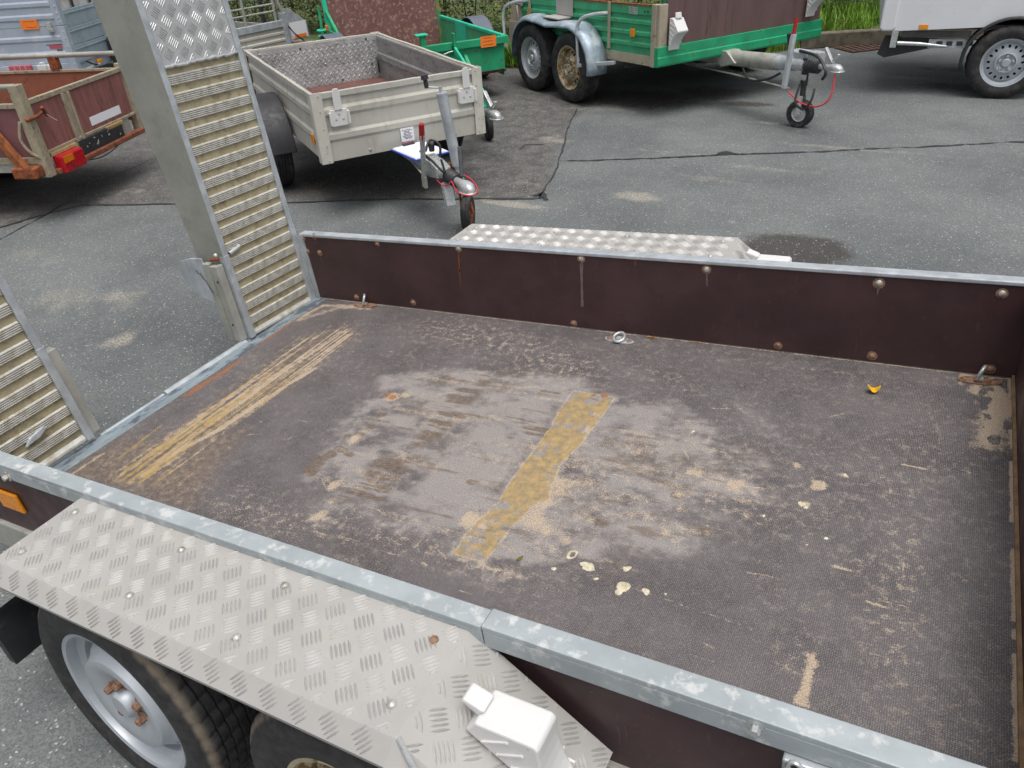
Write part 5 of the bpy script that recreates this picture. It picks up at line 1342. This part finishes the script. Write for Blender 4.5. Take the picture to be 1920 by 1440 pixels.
cable(tan_, [(jx - .1, dy, .55), (jx + .12, dy - .05, .54), (jx + .24, dy - .08, .46), (jx + .22, dy - .08, .40)], .011)
cable(tan_, [(jx, dy - .06, .33), (jx + .05, dy - .14, .22), (jx + .16, dy - .16, .19), (jx + .20, dy - .14, .26), (jx + .18, dy - .1, .33)], .009)
cable(tan_, [(jx - .05, dy - .12, .28), (jx + .08, dy - .12, .22), (jx + .22, dy - .10, .21), (jx + .30, dy - .06, .28), (jx + .28, dy - .02, .45)], .006, PINKC, 'breakaway_cable')
MB().tube([(jx - .08, dy - .08, .29), (.2, dy - .06, .30), (-.8, dy - .04, .30)], .007, 6).build('brake_rod', ALUW, tan_)
TM = Matrix.LocRotScale(Vector((TOX, TOY, 0)), Matrix.Rotation(R(TYAW), 3, 'Z').to_quaternion(), None)
for yy, lab, zz in ((.125, 'white wheel chock hung on the brown front board beside a pale corner post', .785), (1.63, 'white wheel chock hung on the front board above the red brake lever grip', .86)):
    o_ = Vector((.056, yy, zz)); s_v, n_v = Vector((0, 0, -1)), Vector((1, 0, 0)); wv2 = n_v.cross(s_v)
    Mx = Matrix([[s_v.x, wv2.x, n_v.x, o_.x], [s_v.y, wv2.y, n_v.y, o_.y], [s_v.z, wv2.z, n_v.z, o_.z], [0, 0, 0, 1]])
    o = chock(TM @ Mx @ Matrix.Scale(1.12, 4), lab, Wd=.095)

# ---------------------------------------------------------------- 4. white box trailer
WC = G((1868, 187)); WY = 6.0; wl_ = frame(WC[0], WC[1], WY)
wbx = tag(empty('box_van_trailer', (WC[0], WC[1], 0), (0, 0, R(WY))), 'white closed box trailer with silver steel wheel and black wheel arch', 'trailer')
x0, x1, zb2, zt2, yd2 = -.90, 2.0, .52, 2.1, 1.5
arc = [(.335 * math.cos(R(a)), .30 + .325 * math.sin(R(a))) for a in range(170, 9, -10)]
arc = [(x, z) for x, z in arc if z > zb2]
poly = [(x0 + .02, zb2)] + [(x, z) for x, z in arc] + [(x1, zb2), (x1, zt2), (x0 + .02, zt2)]
wp = MB().prism(poly, lambda p_, q_, t: (p_, t, q_), .045, .060).build('side_wall', WPAINT, wbx)
MB().prism([(-.10, zb2 + .015), (-.07, zb2), (.0, zb2), (.02, zb2 + .02), (.02, zt2), (-.10, zt2)], lambda p_, q_, t: (x0 + p_, t, q_), .03, yd2).build('front_wall', WPAINT, wbx, bevel=.02)
MB().box(x0, x1, .061, yd2, zb2 + .01, zb2 + .04).build('floor', DARK, wbx); MB().box(x0, x1, .045, yd2, zt2 + .001, zt2 + .03).build('roof', WPAINT, wbx)
MB().box(x1 + .001, x1 + .02, .045, yd2, zb2, zt2).build('rear_wall', WPAINT, wbx); MB().box(x0 + .021, x1, yd2 + .001, yd2 + .015, zb2, zt2).build('far_wall', WPAINT, wbx)
vv = []; ff = []
AR = list(range(194, -15, -8)); n = len(AR)
for y, rr2 in ((.02, .345), (.018, .325), (.06, .315), (.26, .315)):
    for a in AR: vv.append((rr2 * math.cos(R(a)), y, .30 + rr2 * .97 * math.sin(R(a))))
for r_ in range(3):
    for i in range(n - 1): ff.append((r_ * n + i, r_ * n + i + 1, (r_ + 1) * n + i + 1, (r_ + 1) * n + i))
MB().add(vv, ff).build('wheel_arch', BLACKP, wbx, smooth=50, solid=.004)
wheel(wbx, (0, .095, .283), (0, 0, 0), .283, .188, .175, RUBBER, RIMW, SILVERP, nseg=72, nh=16, nuts=5, hole=(.010, .013))
MB().tube([(0, .1, .28), (0, yd2, .28)], .03, 10).build('axle', DARK, wbx)
MB().box(x0 + .08, -.30, .050, .075, .47, .5185).build('under_rail', DARK, wbx)
ur = MB().box(x0 + .30, -.32, .070, .085, .385, .455).build('chassis_rail', GALV, wbx, bevel=.003)
for i in range(4): MB().box(x0 + .36 + i * .06 * 1.25, x0 + .405 + i * .06 * 1.25, .066, .0695, .405, .438).build('slot', DARK, ur)
MB().tube([(x0 + .06, .05, .425), (x0 + .22, .05, .42), (x0 + .44, .062, .40)], [.017, .016, .008], 12).build('prop_stand', LGALV, wbx, smooth=50)
MB().box(x0 + .005, x0 + .055, .04, .055, .39, .53).build('front_bracket', LGALV, wbx, bevel=.003)
MB().prism([(x0 - .08, .33), (x0 - .02, .30), (x0 + .42, .40), (x0 + .42, .45), (x0 - .04, .48)], lambda p_, q_, t: (p_, t, q_), .10, .106).build('front_flap', BLACKP, wbx)
MB().box(x0 + .20, x0 + .27, .038, .0445, .535, .570).build('side_reflector', ORANGE, wbx, bevel=.003)

# ---------------------------------------------------------------- 5. red-brown plywood trailer at the left
RP = G((95, 330), .30); RY = 109.0; rl_ = frame(RP[0], RP[1], RY)
red = tag(empty('plywood_trailer', (RP[0], RP[1], 0), (0, 0, R(RY))), 'old red brown plywood trailer with bent pale frame and cracked tail lamp', 'trailer')
rw_, rL_ = 1.08, 2.3
MB().box(-.035, .03, -.03, .035, .30, .875).build('corner_post', WOODP, red, bevel=.004)
MB().box(rw_ - .03, rw_ + .03, -.03, .035, .30, .80).build('corner_post', WOODP, red, bevel=.004)
MB().box(.05, rw_ - .05, -.012, 0, .455, .745).build('rear_board', REDPLY, red)
MB().box(.03, rw_ - .03, -.020, .010, .745, .775).build('rear_rail', WOODP, red, bevel=.003)
MB().box(.03, rw_ - .03, -.022, .010, .435, .4545).build('rear_rail', WOODP, red, bevel=.003)
for xx in (.335, .395): MB().box(xx, xx + .022, -.028, -.0125, .40, .744).build('strut', WOODP, red, bevel=.003)
MB().box(.36, .395, -.016, -.0125, .456, .744).build('strut_backing', WOODP, red)
MB().box(.05, .30, -.035, -.005, .415, .4345).build('lamp_shelf', M('pale_wood', L((186, 160, 112)), .8, 0, .2, 20), red); MB().box(.66, .86, -.035, -.005, .418, .440).build('lamp_shelf', M('pale_wood_split', L((176, 146, 98)), .8, 0, .25, 25), red)
tlp = MB().box(.055, .275, -.09, -.012, .296, .413).build('tail_lamp', REDLENS, red, bevel=.012)
MB().box(.062, .160, -.0925, -.0895, .362, .406).build('indicator_lens', ORLENS, tlp, bevel=.001)
MB().prism([(.115, .345), (.135, .335), (.16, .312), (.150, .310), (.13, .322)], lambda p_, q_, t: (p_, t, q_), -.0915, -.0895).build('lens_crack', DARK, tlp)
sign(red, (.72, -.0135, .510), (1, 0, 0), (0, 0, 1), .36, .058, PAPER, 0, 'white_tape')
MB().box(.03, rw_ - .03, -.06, -.01, .30, .335).build('rear_bumper', M('rusty_paint', L((142, 82, 58)), .8, 0, .3, 14, L((108, 64, 44)), .5, 20), red, bevel=.008)
MB().box(.30, .95, -.018, .02, .3355, .4345).build('rear_sill', ALUW, red)
npl = MB().box(.335, .83, -.035, -.019, .335, .432).build('number_plate_holder', M('plate_backing', (.03, .03, .033), .5, 0, .3, 20), red, bevel=.003)
rr = random.Random(5)
for i in range(20):
    u, v = rr.uniform(.36, .80), rr.uniform(.35, .415); a_, b_ = rr.uniform(.006, .020), rr.uniform(.006, .014)
    MB().box(u, u + a_, -.0375, -.0352, v, v + b_).build('holder_clip', rr.choice([BOLTM, DARK, BLACKP]), npl)
# left side and interior
MB().box(-.018, -.006, .036, rL_, .43, .735).build('side_board', M('mauve_plywood', L((120, 80, 82)), .7, 0, .15, 6), red); MB().box(-.028, .006, .036, rL_, .736, .765).build('side_rail', WOODP, red, bevel=.003); MB().box(-.028, .0, .036, rL_, .385, .4295).build('side_rail', WOODP, red, bevel=.003)
MB().box(-.022, -.004, .036, rL_, .33, .3845).build('side_skirt', ALUW, red)
MB().box(rw_ - .006, rw_ + .008, .036, rL_, .43, .745).build('side_board', ORPLY, red); MB().box(rw_ - .014, rw_ + .016, .036, rL_, .7455, .765).build('side_rail', WOODP, red, bevel=.003)
MB().box(0, rw_, .02, rL_, .40, .425).build('floor_board', ORPLY, red)
MB().tube([(0, .0, .862), (0, rL_, .86)], .018, 12).build('pipe_rail', ALUW, red, smooth=40)
MB().tube([(rw_, -.1, .865), (rw_, rL_, .86)], .018, 12).build('pipe_rail', ALUW, red, smooth=40)
MB().box(rw_ - .02, rw_ + .02, .50, .57, .765, .855).build('pipe_bracket', RUST, red); 
MB().bar((-.05, .34, .78), (-.07, .10, .36), .05, .05).build('side_stay', M('rusty_stay', L((150, 88, 46)), .8, 0, .2, 12, L((112, 66, 40)), .45, 18), red, bevel=.004)
MB().box(-.12, -.03, .0, .17, .315, .385).build('stay_bracket', RUST, red, bevel=.008)
cable(red, [(-.05, -.02, .67), (.0, -.05, .675), (.05, -.05, .68), (.10, -.04, .69)], .012, RUST, 'latch_bolt')
MB().bar((.085, -.055, .72), (.125, -.04, .655), .02, .02).build('latch_hook', RUST, red, bevel=.004)
cable(red, [(-.045, .03, .66), (-.06, .06, .55), (-.045, .03, .46), (-.02, -.03, .42)], .010, WOODP, 'rope')
cable(red, [(.10, -.06, .67), (.13, -.06, .645), (.17, -.06, .615)], .002, PAPER, 'string')
cable(red, [(.30, -.05, .31), (.45, -.06, .285), (.62, -.055, .29), (.75, -.05, .315)], .004)
for xw, rz in ((.24, 0), (rw_ - .14, math.pi)):
    wheel(red, (xw, 1.22, .275), (0, 0, -math.pi / 2 + rz), .275, .178, .15, RUBBER, SILVERP, BOLTM, nseg=48, nh=12, nuts=4)

# ---------------------------------------------------------------- 6. tall blue-grey aluminium trailer
AP = G((152, 140), .40); AY = 26.0; al_ = frame(AP[0], AP[1], AY)
alu = tag(empty('aluminium_trailer', (AP[0], AP[1], 0), (0, 0, R(AY))), 'tall pale blue grey aluminium trailer with orange card on its tailgate', 'trailer')
aw, aL = 1.55, 2.6
def abx(name, mat, *b, bevel=.004): return MB().box(*b).build(name, mat, alu, bevel=bevel)
tgp = ribbed(aw - .10, .52, .845, .022, (.60, .74), lambda t, p_, z: (-aw + .03 + t, -p_, z), .008, .03).build('tailgate', BLUEALU, alu)
tg2 = ribbed(aw - .10, .853, 1.16, .022, (.93, 1.04), lambda t, p_, z: (-aw + .03 + t, -p_, z), .008, .03).build('upper_tailgate', BLUEALU, alu)
abx('corner_post', BLUEALU, -.065, .004, -.018, .05, .42, .848); abx('corner_post', BLUEALU, -.065, .004, -.018, .05, .852, 1.2)
abx('rear_sill', BLUEALU, -aw, .0, -.012, .04, .405, .515)
for i in range(5):
    z0 = .50 + i * .16
    if i == 3:
        continue
    abx('side_board', BLUEALU2, -.010, .002, .051, aL, z0, z0 + .156)
    MB().box(.0025, .008, .06, aL, z0 + .118, z0 + .126).build('board_lip', BLUEALU2, alu)
for yy in (.28, .62, .96): abx('side_post', DARK, -.018, -.012, yy, yy + .04, .96, 1.2)
abx('load_panel', M('inner_white', L((214, 212, 206)), .6), -.05, -.035, .06, aL, .97, 1.15)
abx('chassis_rail', BLUEALU2, -.06, -.012, .03, aL, .40, .4995)
for zz in (.45, .50, .58, .66, .74, .80, .88, .92, .96, 1.02): MB().dome((-.02, -.0185, zz), (0, -1, 0), .007, .005, 8).build('rivet', LGALV, alu)
for zz in (.53, .60, .69, .77, .85, .93): MB().dome((.0025, .09, zz), (1, 0, 0), .007, .005, 8).build('rivet', LGALV, alu)
MB().box(-.165, -.115, -.020, -.010, .79, .885).build('latch', LGALV, alu, bevel=.003); MB().box(-.15, -.10, -.030, -.0205, .80, .83).build('latch_lever', ALUW, alu, bevel=.003)
sign(alu, (-.33, -.0125, .875), (1, 0, 0), (0, 0, 1), .17, .085, NEON, 2, 'price_card')
dec = empty('trailer_decal', (-.16, -.0015, .655), (0, 0, 0), alu)
MB().box(-.06, .07, -.0012, 0, -.005, .028).build('red_patch', PINKLENS, dec); MB().box(-.085, .075, -.0014, 0, .0285, .034).build('roof_line', DARK, dec)
for xx in (.02, .05): MB().lathe([(.006, 0), (.013, 0), (.013, .001), (.006, .001)], 14, Matrix.Translation((xx, -.0002, -.022)) @ Matrix.Rotation(math.pi, 4, 'X')).build('wheel_ring', DARK, dec)
for u in (-.335, -.235):
    MB().box(u - .045, u + .045, -.06, -.013, .435, .515).build('lamp_cover', WHITE, alu, bevel=.004); MB().box(u - .02, u + .02, -.055, -.02, .5155, .538).build('lamp_cover_tab', WHITE, alu, bevel=.003)
tl2 = MB().box(-.68, -.455, -.05, -.0125, .43, .52).build('tail_lamp', PINKLENS, alu, bevel=.006)
for i in range(3): MB().box(-.62 + i * .055, -.616 + i * .055, -.0525, -.0505, .435, .515).build('lens_divider', WHITE, tl2)
abx('number_plate_panel', WHITE, -.68, -.18, -.02, -.0125, .25, .40); abx('lamp_bracket', WHITE, -.165, -.12, -.015, .02, .20, .404)
abx('fender', BLACKP, .01, .20, .62, 1.25, .30, .66, bevel=.05)
for xw, rz in ((.10, math.pi), (-aw - .1, 0)): wheel(alu, (xw, 1.0, .29), (0, 0, -math.pi / 2 + rz), .29, .185, .16, RUBBER, SILVERP, BOLTM, nseg=48, nh=12)
MB().box(.004, .03, .36, .42, .44, .475).build('side_reflector', ORANGE, alu, bevel=.003)
abx('side_bracket', GALV, .006, .05, .10, .34, .425, .445)
cable(alu, [(.02, .14, .50), (.05, .2, .46), (.04, .3, .44)], .008)
abx('axle_beam', DARK, -aw, 0, .9, 1.0, .25, .35)

# ---------------------------------------------------------------- 7. grey ramp trailer behind the silver one
B0 = G((432, 62), .60); B1 = G((532, 42), .60); by_ = math.degrees(math.atan2(B1[1] - B0[1], B1[0] - B0[0])); bl_ = frame(B1[0], B1[1], by_)
rt = tag(empty('ramp_trailer', (B1[0], B1[1], 0), (0, 0, R(by_))), 'weathered grey trailer with tubular end frame and white plate, behind the silver box trailer', 'trailer')
def rbx(name, mat, *b, bevel=.004): return MB().box(*b).build(name, mat, rt, bevel=bevel)
rbx('end_beam', GALV, -1.3, 0, -.02, .03, .56, .63)
ribbed(1.24, .36, .555, .02, (.43, .50), lambda t, p_, z: (-1.27 + t, -p_, z), .010, .02).build('end_panel', SILV, rt)
rbx('corner_post', GALV, -.03, .03, -.025, .04, .36, .70)
for xx in (-.10, -.50, -.9): MB().tube([(xx, 0, .63), (xx, 0, 1.3)], .015, 10).build('frame_upright', ALUW, rt, smooth=40)
for zz in (.73, .80, .90, 1.05): MB().tube([(-1.0, 0, zz), (-.10, 0, zz)], .010, 8).build('frame_rung', ALUW, rt, smooth=40)
MB().tube([(.015, 0, .69), (-.03, .01, .80), (-.05, .02, 1.3)], .022, 10).build('frame_upright', ALUW, rt, smooth=40)
MB().prism([(.035, .40), (.035, .74), (.12, .72), (.28, .60), (.32, .54), (.33, .40)], lambda p_, q_, t: (p_, t, q_), .0, .02).build('mudguard_front', GALV, rt, bevel=.003)
sign(rt, (.185, -.003, .50), (1, 0, 0), (0, 0, 1), .24, .17, PAPER, 0, 'white_plate'); sign(rt, (.20, -.0055, .435), (1, 0, 0), (0, 0, 1), .17, .035, NEON, 2, 'orange_strip')
rbx('floor', DARK, -1.3, 0, .05, 2.0 if False else .9, .40, .43); rbx('side_panel', ALUW, -.02, .0, .041, .9, .44, .58)
wheel(rt, (.15, .45, .27), (0, 0, math.pi / 2), .27, .178, .15, RUBBER, SILVERP, BOLTM, nseg=40, nh=12, nuts=4); wheel(rt, (-1.42, .45, .27), (0, 0, -math.pi / 2), .27, .178, .15, RUBBER, SILVERP, BOLTM, nseg=40, nh=12, nuts=4)
cable(rt, [(.03, -.03, .56), (.10, -.03, .47), (.20, -.05, .38)], .008)
